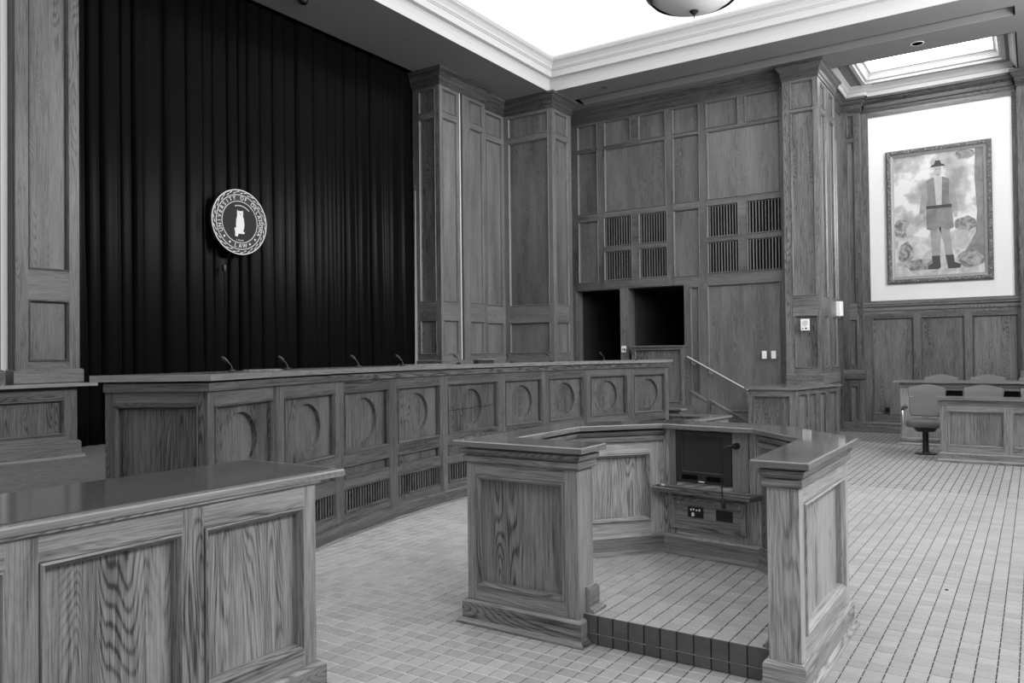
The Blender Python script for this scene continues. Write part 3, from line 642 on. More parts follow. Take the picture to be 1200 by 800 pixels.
tag(ct, 'floor-length black velvet curtain hanging in deep folds behind the bench', 'curtain')
q = MB(); q.poly([(-9.40, 10.93, D), (-9.38, 11.0, D), (-9.40, 11.0, 4.6), (-9.41, 10.985, 4.6)])
q.build('lining_edge', 'lining', ct)['label'] = 'pale lining showing at the curtain edge'

# ---------------------------------------------------------------- round seal
sc, sr = (-9.25, 7.04, 3.48), .455
def sp(a_, r, x): return (sc[0]+x, sc[1]+r*math.sin(a_), sc[2]+r*math.cos(a_))   # clockwise seen from the room
seal = thing('round_seal', 'round black and silver seal with an owl hanging on the dark curtain', 'seal', sc)
M['seal_dark'] = mat('seal_black', 0.02, 0.5, 0.4); M['seal_light'] = mat('seal_silver', 0.62, 0.4, 0.5); M['seal_mid'] = mat('seal_grey', 0.03, 0.7, 0.1)
def disc(r, x0, x1, mt, nm, inner=None, n=72):
    q = MB(); A = [2*math.pi*k_/n for k_ in range(n)]
    for k_ in range(n):
        a0, a1 = A[k_], A[(k_+1) % n]
        if inner is None: q.poly([sp(a0, r, x1), sp(a1, r, x1), sp(0, 0, x1)][::-1])
        else:
            q.poly([sp(a1, r, x1), sp(a0, r, x1), sp(a0, inner, x1), sp(a1, inner, x1)]); q.poly([sp(a0, inner, x0), sp(a1, inner, x0), sp(a1, inner, x1), sp(a0, inner, x1)])
        q.poly([sp(a0, r, x0), sp(a0, r, x1), sp(a1, r, x1), sp(a1, r, x0)])
    q.build(nm, mt, seal)
disc(sr, -.03, .012, 'seal_dark', 'backing_disc')
disc(sr, .012, .022, 'seal_light', 'outer_ring', sr-.012)
disc(sr-.070, .012, .020, 'seal_light', 'ring', sr-.078)
disc(sr-.160, .012, .020, 'seal_light', 'inner_ring', sr-.168)
disc(sr-.168, .012, .014, 'seal_mid', 'centre_field')
q = MB()
for k_ in range(44):                                                     # leaf border
    a0 = 2*math.pi*k_/44; r_ = sr-.040+(.009 if k_ % 2 else -.009)
    pts = [sp(a0-.075, r_-.012, .018), sp(a0, r_-.016, .018), sp(a0+.085, r_+.014, .018), sp(a0, r_+.012, .018)]
    q.poly(pts[::-1])
q.build('leaf_border', 'seal_mid', seal, kind='stuff')
q = MB()
for k_ in range(44):
    a0 = 2*math.pi*(k_+.5)/44; r_ = sr-.040+(.009 if k_ % 2 else -.009)
    q.poly([sp(a0-.075, r_-.002, .019), sp(a0-.02, r_-.006, .019), sp(a0+.08, r_+.010, .019), sp(a0+.02, r_+.012, .019)][::-1])
q.build('leaf_ribs', 'seal_light', seal, kind='stuff')
def arc_text(txt, size, radius, centre, spread, flip=False, nm='lettering', x=.022):
    n = len(txt)
    for k_, ch in enumerate(txt):
        if ch == ' ': continue
        cu_ = bpy.data.curves.new('t', 'FONT'); cu_.body = ch; cu_.size = size; cu_.extrude = .003; cu_.align_x = 'CENTER'; cu_.align_y = 'CENTER'; cu_.offset = .0004
        tmp = bpy.data.objects.new('t', cu_); C.objects.link(tmp); dg = bpy.context.evaluated_depsgraph_get()
        me = bpy.data.meshes.new_from_object(tmp.evaluated_get(dg)); bpy.data.objects.remove(tmp)
        t = (k_-(n-1)/2)*spread
        ang = centre + (-t if flip else t)
        uy = Vector((0, math.sin(ang), math.cos(ang)))*(-1 if flip else 1); ux = Vector((0, math.cos(ang), -math.sin(ang)))*(-1 if flip else 1)
        me.transform(Matrix(((0, 0, 1, x), (ux.y, uy.y, 0, radius*math.sin(ang)), (ux.z, uy.z, 0, radius*math.cos(ang)), (0, 0, 0, 1))))
        me.materials.clear(); me.materials.append(M['seal_light'])
        ob = bpy.data.objects.new(nm, me); C.objects.link(ob); ob.parent = seal
arc_text('UNIVERSITY OF OKLAHOMA', .076, sr-.119, 0.0, .190)
arc_text('LAW', .076, sr-.119, math.pi, .23, True)
arc_text('1909', .034, sr-.196, math.pi, .13, True, x=.016)
for a_ in (2.28, 2.62, 3.66, 4.0):
    q = MB(); cx_, cz_ = (sr-.119)*math.sin(a_), (sr-.119)*math.cos(a_)
    q.poly([(sc[0]+.018, sc[1]+cx_+.015*math.cos(t), sc[2]+cz_+.015*math.sin(t)) for t in (2*math.pi*i/10 for i in range(10))]); q.build('dot', 'seal_light', seal)
q = MB()                                                                 # small motto ribbon
for k_ in range(16):
    a0 = -.35+1.1*k_/16; q.poly([sp(a0, .225, .018), sp(a0+.05, .225, .018), sp(a0+.05, .238, .018), sp(a0, .238, .018)])
q.build('motto_ribbon', 'seal_light', seal)
owl = [(-.045, .17), (-.03, .15), (0, .155), (.03, .15), (.045, .17), (.05, .11), (.045, .09), (.062, .04), (.07, -.03), (.062, -.09), (.045, -.13), (.075, -.135), (.07, -.16), (-.03, -.165), (-.045, -.21), (-.085, -.20), (-.08, -.15), (-.095, -.09), (-.07, -.08), (-.06, -.10), (-.068, -.03), (-.06, .04), (-.045, .09), (-.05, .11)]
q = MB(); P_ = [(sc[0]+.026, sc[1]+u, sc[2]+v) for u, v in owl]; q.poly(P_)
for i in range(len(owl)): a_, b_ = P_[i], P_[(i+1) % len(owl)]; q.poly([(a_[0]-.012, a_[1], a_[2]), (b_[0]-.012, b_[1], b_[2]), b_, a_])
ow = q.build('owl', 'seal_light', seal)
q = MB()
for u, v, r_ in ((-.018, .125, .007), (.018, .125, .007)):
    q.poly([(sc[0]+.028, sc[1]+u+r_*math.cos(t), sc[2]+v+r_*math.sin(t)) for t in (2*math.pi*i/8 for i in range(8))])
q.poly([(sc[0]+.028, sc[1]-.006, sc[2]+.11), (sc[0]+.028, sc[1]+.006, sc[2]+.11), (sc[0]+.028, sc[1], sc[2]+.085)]); q.build('face', 'seal_dark', ow)
# small hook and cable below the seal
hk = thing('hanging_cord', 'small black cable clip and cord hanging just below the round seal', 'cord', (-9.35, 6.9, 2.8))
q = MB(); q.lathe([(0, -.05), (.03, -.045), (.035, 0), (.03, .045), (0, .05)], -9.35, 6.87, 14); q.v = [(x, y, z+2.83) for x, y, z in q.v]; q.build('clip', 'black', hk, smooth=True)
q = MB(); q.tube([(-9.36, 6.87, 2.8), (-9.37, 6.89, 2.4), (-9.36, 6.885, 1.9), (-9.37, 6.89, 1.5)], .006, 6); q.build('cord', 'void', hk)
q = MB(); q.tube([(-9.345, 6.87, 2.86), (-9.26, 6.9, 3.05)], .004, 6); q.build('wire', 'black', hk)

# ---------------------------------------------------------------- side counter under the left pilasters
sc_ = thing('side_counter', 'long oak counter under the left pilasters with a moulded top', 'counter', (-8.8, 2.0, D))
face(sc_, (-8.58, -1.0), (-8.58, 4.45), D, 1.30, [(.25, 1.85, .79, 1.17), (2.1, 3.45, .79, 1.17), (3.7, 5.32, .79, 1.17)], 'oak_mid')
q = MB(); q.box(-9.35, -8.635, -1.0, 4.45, D, 1.30); q.build('carcass', 'oak_mid', sc_)
q = MB(); q.box(-9.36, -8.46, -1.05, 4.61, 1.305, 1.34, g=(0, 1, 0)); q.build('countertop', 'oak_edge', sc_)
q = MB(); q.sweep([(-8.58, -1.0), (-8.58, 4.45), (-9.3, 4.45)], [(0, D), (.06, D), (.055, D+.03), (.03, D+.045), (.03, D+.16), (.012, D+.18), (0, D+.18)]); q.build('baseboard', 'oak_mid', sc_)

# ---------------------------------------------------------------- angled counter beneath the right pilaster
ec = thing('angled_counter', 'low oak counter with a clipped corner below the pilaster that carries the white speaker', 'counter', (-3.5, 13.8, 0))
ep = [(-3.97, 14.45), (-3.97, 12.98), (-3.22, 13.04), (-2.90, 14.72), (-3.08, 14.76)]
for i, H in ((0, []), (1, [(.09, .66, .15, .86)]), (2, [(.12, .42, .15, .88), (.52, .82, .15, .88), (.92, 1.2, .15, .88), (1.28, 1.63, .15, .88)]), (3, [])):
    face(ec, ep[i], ep[i+1], 0, .962, H, 'oak', mold=.02)
q = MB(); q.prism(inset(ep+[(-3.10, 14.5)], .05), 0, .962); q.build('carcass', 'oak', ec)
q = MB(); q.prism(inset(ep+[(-3.08, 14.52)], -.045), .965, 1.0, (1, 0, 0)); q.build('countertop', 'oak_edge', ec)

# ---------------------------------------------------------------- near desk
dk = thing('counsel_desk', 'long oak panelled desk with a polished top in the near corner', 'desk', (-3.3, .8, 0))
face(dk, (-2.93, -1.6), (-2.93, 2.66), 0, .975, [(.10, 1.2, .2, .885), (1.3, 1.9, .2, .885), (1.95+.05, 2.875, .2, .885), (2.985, 3.545, .2, .882), (3.645, 4.185, .2, .88)], 'oak_near', mold=.036)
face(dk, (-2.93, 2.66), (-3.6, 2.66), 0, .975, [(.08, .59, .2, .88)], 'oak_near')
q = MB(); q.box(-3.6, -2.98, -1.6, 2.605, 0, .99); q.build('carcass', 'oak_near', dk)
q = MB(); q.sweep([(-2.93, -1.6), (-2.93, 2.66), (-3.6, 2.66)], [(0, 0), (.035, 0), (.035, .105), (.015, .122), (0, .125)]); q.build('baseboard', 'oak_near', dk)
q = MB(); q.sweep([(-2.93, -1.6), (-2.93, 2.66), (-3.6, 2.66)], [(-.02, .955), (.0, .975), (.018, .985), (.018, .994), (-.02, .994)]); q.build('bed_molding', 'oak_near', dk)
q = MB(); q.sweep([(-3.66, 2.836), (-3.66, -1.65), (-2.905, -1.65), (-2.905, 2.836)], [(-.3, .994), (-.004, .994), (0, .998), (0, 1.022), (-.007, 1.03), (-.3, 1.03)], closed=True)
q.build('desktop', 'oak_edge', dk)
q = MB(); q.box(-3.625, -2.965, -1.6, 2.79, 1.03, 1.035, g=(0, 1, 0)); q.build('glass_sheet', 'glass_top', dk)['label'] = 'polished dark sheet on the top'

# ---------------------------------------------------------------- lectern enclosure with its tiled platform
PZ = .158
lp = [(-2.925, 3.735), (-2.045, 3.735), (-2.045, 4.03), (-2.66, 4.05), (-2.656, 4.84), (-2.244, 5.31), (-1.571, 5.227), (-1.158, 4.78), (-1.14, 3.735), (-.87, 3.735), (-.87, 4.95), (-1.40, 5.50), (-1.70, 5.60), (-2.34, 5.62), (-2.90, 5.05)]
lt = thing('lectern', 'tall oak wrap-around lectern open at the front, with monitor, shelf and tiled floor', 'lectern', (-1.9, 4.6, 0))
bp_ = inset(lp, .062); cp_ = inset(lp, .112)
nlp = len(lp)
for i in range(nlp):
    a, b = bp_[i], bp_[(i+1) % nlp]; Ln = math.dist(a, b); H = []
    if i == 0: H = [(.065, Ln-.085, .22, .88)]
    elif i == 9: H = [(.09, Ln-.11, .24, .87)]
    elif i == 4: H = [(.05, Ln-.10, .385, .875)]
    elif i == 5: H = [(.11, .535, .672, 1.04, 'open')]
    elif i in (3,): H = [(.10, Ln-.10, .385, .875)]
    elif i in (10, 12, 14, 13) and Ln > .4: H = [(.08, Ln-.08, .22, .88)]
    face(lt, a, b, 0, 1.05 if i == 5 else .99, H, 'oak_light' if i in (4, 5, 8, 9) else 'oak_near', mold=.034)  # inner back faces take lighter oak to stand in for missing light
# carcass: leaves a niche behind the monitor
cpn = list(cp_)
q = MB(); q.prism(cpn, 0, .665); q.build('carcass', 'oak_near', lt)
q = MB(); q.prism([cpn[13], (-2.30, 5.47), (-1.62, 5.45), cpn[12]][::-1], .665, .95); _m = (cpn[4][0]*.12+cpn[5][0]*.88, cpn[4][1]*.12+cpn[5][1]*.88); q.prism(cpn[:5]+[_m, cpn[13]]+cpn[14:], .665, .95); q.prism([cpn[6], cpn[7]]+cpn[8:12]+[cpn[12]], .665, .95); q.build('upper_carcass', 'oak_near', lt)
around = [bp_[6]]+[bp_[k_] for k_ in range(7, nlp)]+[bp_[k_] for k_ in range(0, 6)]
for nm, pr in (('bed_molding', [(-.004, 1.012), (.030, 1.014), (.032, 1.036), (-.004, 1.038)]), ('bead', [(-.004, 1.002), (.022, 1.004), (.022, 1.011), (-.004, 1.012)]), ('cornice', [(-.004, .956), (.016, .958), (.020, .966), (.020, .992), (.012, .996), (-.004, .998)])):
    q = MB(); q.sweep(around, pr); q.build(nm, 'oak_near', lt)
ccp = inset(lp, .060); ccp[5] = (-2.31, 5.46); ccp[6] = (-1.60, 5.43)
q = MB(); q.prism(ccp, .95, 1.06); q.build('cornice_core', 'oak_near', lt)
q = MB(); q.sweep(lp, [(-.03, 1.051), (-.002, 1.051), (0, 1.053), (0, 1.079), (-.006, 1.0852), (-.012, 1.0852)], closed=True); q.build('top_edge', 'oak_edge', lt)
q = MB(); q.prism(inset(lp, .010), 1.052, 1.085, (1, 0, 0)); q.build('top', 'oak_top', lt)
# seams in the top
q = MB()
for a, b in (((-2.656, 4.84), (-2.90, 5.05)), ((-2.244, 5.31), (-2.34, 5.62)), ((-1.571, 5.227), (-1.70, 5.60)), ((-1.158, 4.78), (-.87, 4.95)), ((-2.66, 4.05), (-2.925, 3.9))):
    d = Vector((b[0]-a[0], b[1]-a[1])).normalized(); n_ = Vector((-d.y, d.x))*.0012
    q.poly([(a[0]-n_.x, a[1]-n_.y, 1.0853), (b[0]-n_.x, b[1]-n_.y, 1.0853), (b[0]+n_.x, b[1]+n_.y, 1.0853), (a[0]+n_.x, a[1]+n_.y, 1.0853)])
q.build('seam', 'bronze', lt)
BASEP = lambda z: [(0, z), (.055, z), (.052, z+.012), (.032, z+.026), (.026, z+.03), (.026, z+.122), (.014, z+.138), (0, z+.14)]
ob_ = [bp_[13], bp_[14], bp_[0], bp_[1], (bp_[1][0], 3.845)]
q = MB(); q.sweep(ob_, BASEP(0)); q.build('baseboard', 'oak_near', lt)
ob2 = [(bp_[8][0], 3.845), bp_[8], bp_[9], bp_[10], bp_[11], bp_[12], bp_[13]]
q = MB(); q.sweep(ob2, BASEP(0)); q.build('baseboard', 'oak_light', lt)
ib_ = [(bp_[1][0], 3.875), bp_[2], bp_[3], bp_[4], bp_[5], bp_[6], bp_[7], (bp_[8][0], 3.875)]
q = MB(); q.sweep(ib_, BASEP(PZ)); q.build('inner_baseboard', 'oak_near', lt)
# back face fittings: u along i3 -> i4
a, b = Vector((*bp_[5], 0)), Vector((*bp_[6], 0)); U = (b-a).normalized(); Nn = Vector((U.y, -U.x, 0))
def LB(u, d, z): q_ = a+U*u+Nn*d; return (q_.x, q_.y, z)
def lbox(u0, u1, d0, d1, z0, z1, g=None): 
    q = MB(); q.box(u0, u1, d0, d1, z0, z1, g=g or (0, 0, 1), fr=lambda x, y, z: LB(x, y, z)); return q
lbox(.062, .108, .0, .012, .645, 1.048).build('stile', 'oak_edge', lt)
lbox(.540, .655, .0, .012, .645, 1.048).build('stile', 'oak_edge', lt)
q = MB(); q.sweep([LB(-.045, 0, 0)[:2], LB(-.01, .10, 0)[:2], LB(.70, .10, 0)[:2], LB(.74, 0, 0)[:2]], [(-.02, .598), (0, .602), (.012, .625), (.02, .630), (.02, .642), (-.02, .642)])
q.prism([LB(-.04, 0, 0)[:2], LB(0, .11, 0)[:2], LB(.70, .11, 0)[:2], LB(.73, 0, 0)[:2]][::1], .61, .642); q.build('shelf', 'oak_near', lt)
q = MB()
for (u0, u1, z0, z1) in ((.068, .632, .345, .37), (.068, .632, .545, .57), (.068, .098, .37, .545), (.602, .632, .37, .545)): q.box(u0, u1, 0, .02, z0, z1, fr=lambda x, y, z: LB(x, y, z), g=tuple(U) if u1-u0 > .3 else (0, 0, 1))
q.build('panel_molding', 'oak_near', lt)
lbox(.096, .604, 0, .008, .368, .547, g=tuple(U)).build('access_panel', 'oak_near', lt)
cpz = lbox(.20, .318, .008, .013, .432, .505).build('connector_plate', 'black', lt)
q = MB()
for (u, z, r_) in ((.225, .485, .008), (.245, .488, .008), (.268, .484, .007), (.29, .486, .009), (.24, .455, .012)):
    q.poly([LB(u+r_*math.cos(t), .0135, z+r_*math.sin(t)) for t in (2*math.pi*i/10 for i in range(10))])
q.box(.232, .25, .013, .02, .44, .46, fr=lambda x, y, z: LB(x, y, z)); q.build('sockets', 'plate', cpz, kind='stuff')
lbox(.415, .535, .008, .0125, .430, .503).build('connector_plate', 'black', lt)
for u, z in ((.125, .525), (.585, .535)): lbox(u-.006, u+.006, .008, .014, z-.006, z+.006).build('screw', 'metal', lt)
# monitor
mo = thing('monitor', 'dark flat monitor recessed in the back of the lectern', 'monitor', LB(.32, 0, .69))
q = MB()
for (u0, u1, z0, z1) in ((.112, .150, .675, 1.034), (.47, .532, .675, 1.034), (.150, .47, 1.012, 1.034), (.150, .47, .675, .748)): q.box(u0, u1, -.05, .008, z0, z1, fr=lambda x, y, z: LB(x, y, z))
q.build('bezel', 'bezel', mo)
lbox(.148, .472, -.03, -.010, .745, 1.015).build('screen', 'screen', mo)
for (u0, u1, z0, z1) in ((.150, .153, .748, 1.012), (.467, .470, .748, 1.012), (.150, .470, 1.009, 1.012)): lbox(u0, u1, -.010, -.004, z0, z1).build('screen_trim', 'grey_dark', mo)
lbox(.15, .472, -.012, -.004, .745, .752).build('screen_trim', 'grey_dark', mo)
for u0, u1 in ((.155, .275), (.345, .468)): lbox(u0, u1, .008, .010, .695, .728).build('speaker_slot', 'void', mo)
lbox(.285, .33, .008, .011, .682, .690).build('badge', 'plate', mo)
# hanging gooseneck microphone
gm = thing('gooseneck_microphone', 'black gooseneck microphone hanging down in front of the lectern monitor', 'microphone', LB(.575, .012, .955))
q = MB(); q.tube([LB(.575, .012, .955), LB(.575, .035, .955), LB(.565, .06, .957)], [.024, .022, .012], 14); q.build('socket', 'black', gm, smooth=True)
pts = [LB(.565, .05, .957), LB(.54, .085, .96), LB(.513, .10, .94), LB(.505, .10, .88), LB(.507, .11, .78), LB(.517, .13, .69), LB(.53, .15, .62)]
q = MB(); q.tube(pts, .005, 8); q.build('neck', 'black', gm, smooth=True)
q = MB(); q.tube([LB(.53, .15, .62), LB(.535, .153, .60), LB(.543, .158, .565), LB(.545, .16, .55)], [.008, .014, .015, .009], 12); q.build('windscreen', 'black', gm, smooth=True)
lbox(.02, .04, .05, .07, .642, .652).build('eraser', 'plate', lt)['label'] = 'tiny white object on the shelf'

# tiled platform
pf = thing('tiled_platform', 'low tiled step inside the open front of the lectern', 'platform', (-1.6, 4.4, 0))
py0 = 3.86
plat = [(bp_[1][0]+.0, py0+.004), (bp_[8][0], py0+.004), bp_[7], bp_[6], bp_[5], bp_[4], bp_[3], bp_[2]]
q = MB(); q.prism([plat[0], plat[1], bp_[8], bp_[7], bp_[6], bp_[5], bp_[4], bp_[3], bp_[2]] if False else [plat[0], plat[1], bp_[7], bp_[6], bp_[5], bp_[4], bp_[3], bp_[2]], 0, PZ-.0035)
q.build('bed', 'grout_dark', pf)
PX, PX0 = .0911, -2.0215
cl_ = lambda x, y: (x > bp_[2][0] or y > bp_[2][1]+.0)
def inside(x, y, poly):
    c_ = False; n = len(poly); j = n-1
    for i in range(n):
        if (poly[i][1] > y) != (poly[j][1] > y) and x < (poly[j][0]-poly[i][0])*(y-poly[i][1])/(poly[j][1]-poly[i][1])+poly[i][0]: c_ = not c_
        j = i
    return c_
inp = [(bp_[1][0], py0), (bp_[8][0], py0), bp_[7], bp_[6], bp_[5], bp_[4], bp_[3], bp_[2]]
def clip(poly, region):
    """Sutherland-Hodgman with a convex subject clipped against a convex cell"""
    out = poly
    for k_ in range(4):
        A, B_ = region[k_], region[(k_+1) % 4]; new = []
        side = lambda p: (B_[0]-A[0])*(p[1]-A[1])-(B_[1]-A[1])*(p[0]-A[0])
        for i in range(len(out)):
            P1_, P2_ = out[i-1], out[i]; s1, s2 = side(P1_), side(P2_)
            if (s1 >= 0) != (s2 >= 0):
                t = s1/(s1-s2); new.append((P1_[0]+t*(P2_[0]-P1_[0]), P1_[1]+t*(P2_[1]-P1_[1])))
            if s2 >= 0: new.append(P2_)
        out = new
        if not out: return []
    return out
tiles_made = 0; light = MB()
full_me = None
for i in range(-9, 13):
    for j in range(0, 18):
        x0, x1 = PX0+i*PX, PX0+(i+1)*PX; y0, y1 = py0+j*TY, py0+(j+1)*TY; g_ = .0028
        cell = [(x0+g_, y0+(g_ if j else 0)), (x1-g_, y0+(g_ if j else 0)), (x1-g_, y1-g_), (x0+g_, y1-g_)]
        if all(inside(p[0], p[1]+1e-4, inp) for p in cell) and j:
            if full_me is None:
                V, F = [], []; tile_geo(0, 0, 0, V, F, wx=PX/2-g_, wy=TY/2-g_); full_me = raw_mesh('tile', V, F, 'tile')
            t = bpy.data.objects.new('tile', full_me); C.objects.link(t); t.parent = pf; t.location = Vector(((x0+x1)/2, (y0+y1)/2, PZ+rnd.uniform(-.0003, .0003)))-pf.location
        else:
            pc = clip(inp, cell)
            if len(pc) >= 3:
                ar = abs(sum(pc[k_][0]*pc[(k_+1) % len(pc)][1]-pc[(k_+1) % len(pc)][0]*pc[k_][1] for k_ in range(len(pc))))/2
                if ar > 2e-4: q = MB(); q.prism(pc, PZ-.005, PZ); q.build('tile', 'tile', pf)
for j in range(1, 18):
    y = py0+j*TY; 
    cc = clip(inp, [(-3, y-.0028), (0, y-.0028), (0, y+.0028), (-3, y+.0028)])
    if len(cc) >= 3: light.poly([(p[0], p[1], PZ-.002) for p in cc])
light.build('light_grout', 'grout_light', pf)
# riser tiles
V = None
zt = .058
q = MB(); q.poly([(bp_[1][0], py0, 0), (bp_[8][0], py0, 0), (bp_[8][0], py0, PZ-.004), (bp_[1][0], py0, PZ-.004)]); q.build('riser_bed', 'grout_dark', pf)
q = MB(); q.poly([(bp_[1][0], py0-.004, zt-.002), (bp_[8][0], py0-.004, zt-.002), (bp_[8][0], py0-.004, zt+.002), (bp_[1][0], py0-.004, zt+.002)]); q.build('riser_joint', 'grout_light', pf)
M['joint_side'] = mat('riser_grout', .16, .8, .2)
for i in range(0, 11):
    x0, x1 = PX0+(i-1)*PX+.0035, PX0+i*PX-.0035; x0 = max(x0, bp_[1][0]); x1 = min(x1+0, bp_[8][0])
    if i == 10: x1 = bp_[8][0]
    if x1-x0 < .01: continue
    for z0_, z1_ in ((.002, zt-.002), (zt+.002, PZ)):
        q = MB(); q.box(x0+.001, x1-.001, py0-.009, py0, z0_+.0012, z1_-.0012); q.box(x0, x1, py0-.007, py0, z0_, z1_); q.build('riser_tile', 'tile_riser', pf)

# ---------------------------------------------------------------- jury boxes and chairs
jf = thing('jury_front_rail', 'front oak jury rail with framed panels on the tiled floor', 'jury box', (.8, 12.8, 0))
face(jf, (-1.15, 12.66), (2.6, 12.66), 0.14, .80, [(.095, .775, .225, .725), (.88, 1.56, .225, .725), (1.66, 2.34, .225, .725), (2.44, 3.12, .225, .725)], 'oak_near')
face(jf, (-1.15, 12.98), (-1.15, 12.66), 0.14, .80, [], 'oak_near')
q = MB(); q.box(-1.10, 2.6, 12.71, 12.98, 0.0, .86); q.build('carcass', 'oak_near', jf)
q = MB(); q.sweep([(-1.15, 13.0), (-1.15, 12.66), (2.6, 12.66)], [(0, 0), (.05, 0), (.045, .03), (.02, .05), (.02, .12), (0, .14)]); q.build('baseboard', 'oak_near', jf)
q = MB(); q.sweep([(-1.15, 13.0), (-1.15, 12.66), (2.6, 12.66)], [(-.02, .79), (.0, .80), (.015, .81), (.015, .865), (-.02, .87)]); q.build('frieze', 'oak_near', jf)
q = MB(); q.box(-1.21, 2.65, 12.58, 13.05, .875, .912, g=(1, 0, 0)); q.build('ledge', 'oak_edge', jf)
jr = thing('jury_rear_rail', 'rear oak jury rail standing between the two rows of chairs', 'jury box', (.8, 14.6, 0))
face(jr, (-1.90, 14.55), (2.6, 14.55), 0.12, .96, [(.62, .92, .80, .93), (1.42, 1.72, .80, .93), (2.2, 2.5, .8, .93)], 'oak_near', mold=.02)
q = MB()
for u in (-1.28, -.48, .3): q.box(u, u+.30, 14.545, 14.575, .80, .93)
q.build('recess', 'void', jr, kind='stuff')
q = MB(); q.box(-1.85, 2.6, 14.605, 14.85, 0, 1.02); q.build('carcass', 'oak_near', jr)
q = MB(); q.sweep([(-1.9, 14.9), (-1.90, 14.55), (2.6, 14.55)], [(0, 0), (.05, 0), (.045, .03), (.02, .05), (.02, .12), (0, .14)]); q.build('baseboard', 'oak_near', jr)
q = MB(); q.sweep([(-1.9, 14.9), (-1.90, 14.55), (2.6, 14.55)], [(-.02, .955), (.0, .96), (.015, .97), (.015, 1.03), (-.02, 1.035)]); q.build('frieze', 'oak_near', jr)
q = MB(); q.box(-2.0, 2.65, 14.46, 14.95, 1.045, 1.08, g=(1, 0, 0)); q.build('ledge', 'oak_edge', jr)

def rounded(w, h, r, n=5):
    out = []
    for cx_, cy_, a0 in ((w-r, r, -90), (w-r, h-r, 0), (-w+r, h-r, 90), (-w+r, r, 180)):
        for i in range(n+1): t = math.radians(a0+90*i/n); out.append((cx_+r*math.cos(t), cy_+r*math.sin(t)))
    return out
def cushion(q, prof_f, ys, puff, fr):
    """prof_f outline (list of (x,z)), extruded over ys with rounded edge"""
    n = len(prof_f); cx_ = sum(p[0] for p in prof_f)/n; cz_ = sum(p[1] for p in prof_f)/n; rings = []
    for y_, s_ in ys: rings.append([fr(cx_+(x-cx_)*s_, y_, cz_+(z-cz_)*s_) for x, z in prof_f])
    q.poly(rings[0])
    for i in range(len(rings)-1):
        for k_ in range(n): q.poly([rings[i][k_], rings[i+1][k_], rings[i+1][(k_+1) % n], rings[i][(k_+1) % n]])
    q.poly(list(reversed(rings[-1])))
def make_chair(label, group):
    t = thing('jury_chair', label, 'chair', group=group)          # faces -y, origin at the floor under the post
    W_ = .255
    # backrest outline: scooped shoulders, crowned top
    out = [(-.21, .56), (.21, .56), (.235, .62), (.245, .75), (.25, .84), (.262, .93), (.268, .975), (.255, 1.0), (.21, 1.005), (.15, 1.02), (.08, 1.04), (0, 1.05), (-.08, 1.04), (-.15, 1.02), (-.21, 1.005), (-.255, 1.0), (-.268, .975), (-.262, .93), (-.25, .84), (-.245, .75), (-.235, .62)]
    tilt = lambda x, y_, z: (x, y_+.22+(z-.5)*.22+.10*(x/.26)**2*-.35, z)
    q = MB(); cushion(q, out, [(-.045, .90), (-.055+.012, .955), (-.03, .99), (0, 1.0), (.03, .99), (.045, .93)], 0, tilt); bk = q.build('backrest', 'leather', t, world=False, smooth=True)
    q = MB(); q.tube([tilt(-.25, -.046, .855), tilt(-.12, -.05, .86), tilt(0, -.05, .862), tilt(.12, -.05, .86), tilt(.25, -.046, .855)], .006, 6)
    for x in (-.075, .085): q.tube([tilt(x, -.050, .85), tilt(x, -.052, .74), tilt(x, -.048, .60)], .012, 6)
    q.build('piping', 'piping', bk, world=False)
    o2 = [(x, z) for x, z in rounded(.25, .50, .09)]
    q = MB(); n = len(o2); rings = []
    for z, s_ in ((.415, .90), (.425, .97), (.45, 1.0), (.485, 1.0), (.51, .96), (.518, .86)):
        rings.append([(x*s_, (y_-.25)*s_+.02, z+.012*(1 if z > .48 else 0)*math.cos(x*5)) for x, y_ in o2])
    q.poly(list(reversed(rings[0])))
    for i in range(len(rings)-1):
        for k_ in range(n): q.poly([rings[i][k_], rings[i][(k_+1) % n], rings[i+1][(k_+1) % n], rings[i+1][k_]])
    q.poly(rings[-1]); q.build('seat', 'leather', t, world=False, smooth=True)
    q = MB(); q.lathe([(0, .33), (.13, .345), (.17, .40), (.16, .42), (0, .42)], 0, .02, 24); q.build('seat_pan', 'black', t, world=False, smooth=True)
    q = MB(); q.lathe([(0, .02), (.06, .02), (.045, .05), (.042, .34), (0, .34)], 0, .02, 20); q.build('post', 'black', t, world=False, smooth=True)
    q = MB(); q.lathe([(0, 0), (.15, 0), (.15, .012), (.05, .025), (0, .025)], 0, .02, 24); q.build('base_plate', 'black', t, world=False, smooth=True)
    for s_ in (-1, 1):
        q = MB(); q.tube([(s_*.275, -.16, .44), (s_*.285, -.185, .56), (s_*.285, -.15, .665), (s_*.28, .0, .685), (s_*.265, .2, .68)], [.018, .022, .024, .022, .016], 10); q.build('arm', 'metal', t, world=False, smooth=True)
        q = MB(); q.tube([(s_*.286, -.17, .675), (s_*.284, -.05, .70), (s_*.27, .14, .70)], [.024, .027, .02], 10); q.build('arm_pad', 'black', t, world=False, smooth=True)
    return t
ch0 = make_chair('grey padded jury chair seen whole on its post beside the front rail', 'grey jury chairs')
ch0.location = (-1.42, 13.45, 0)
for (x, y, zz, lab) in ((-.665, 13.5, 0, 'grey padded jury chair in the front row, its top showing over the rail'),
        (.06, 13.5, 0, 'grey padded jury chair in the front row, cut by the picture edge'),
        (-1.37, 15.15, .11, 'grey padded jury chair in the rear row nearest the alcove pilaster'),
        (-.68, 15.15, .11, 'grey padded jury chair in the rear row, second from the alcove pilaster'),
        (.02, 15.15, .11, 'grey padded jury chair in the rear row, cut by the picture edge')):
    dup(ch0, (x, y, zz), 0.0, lab)
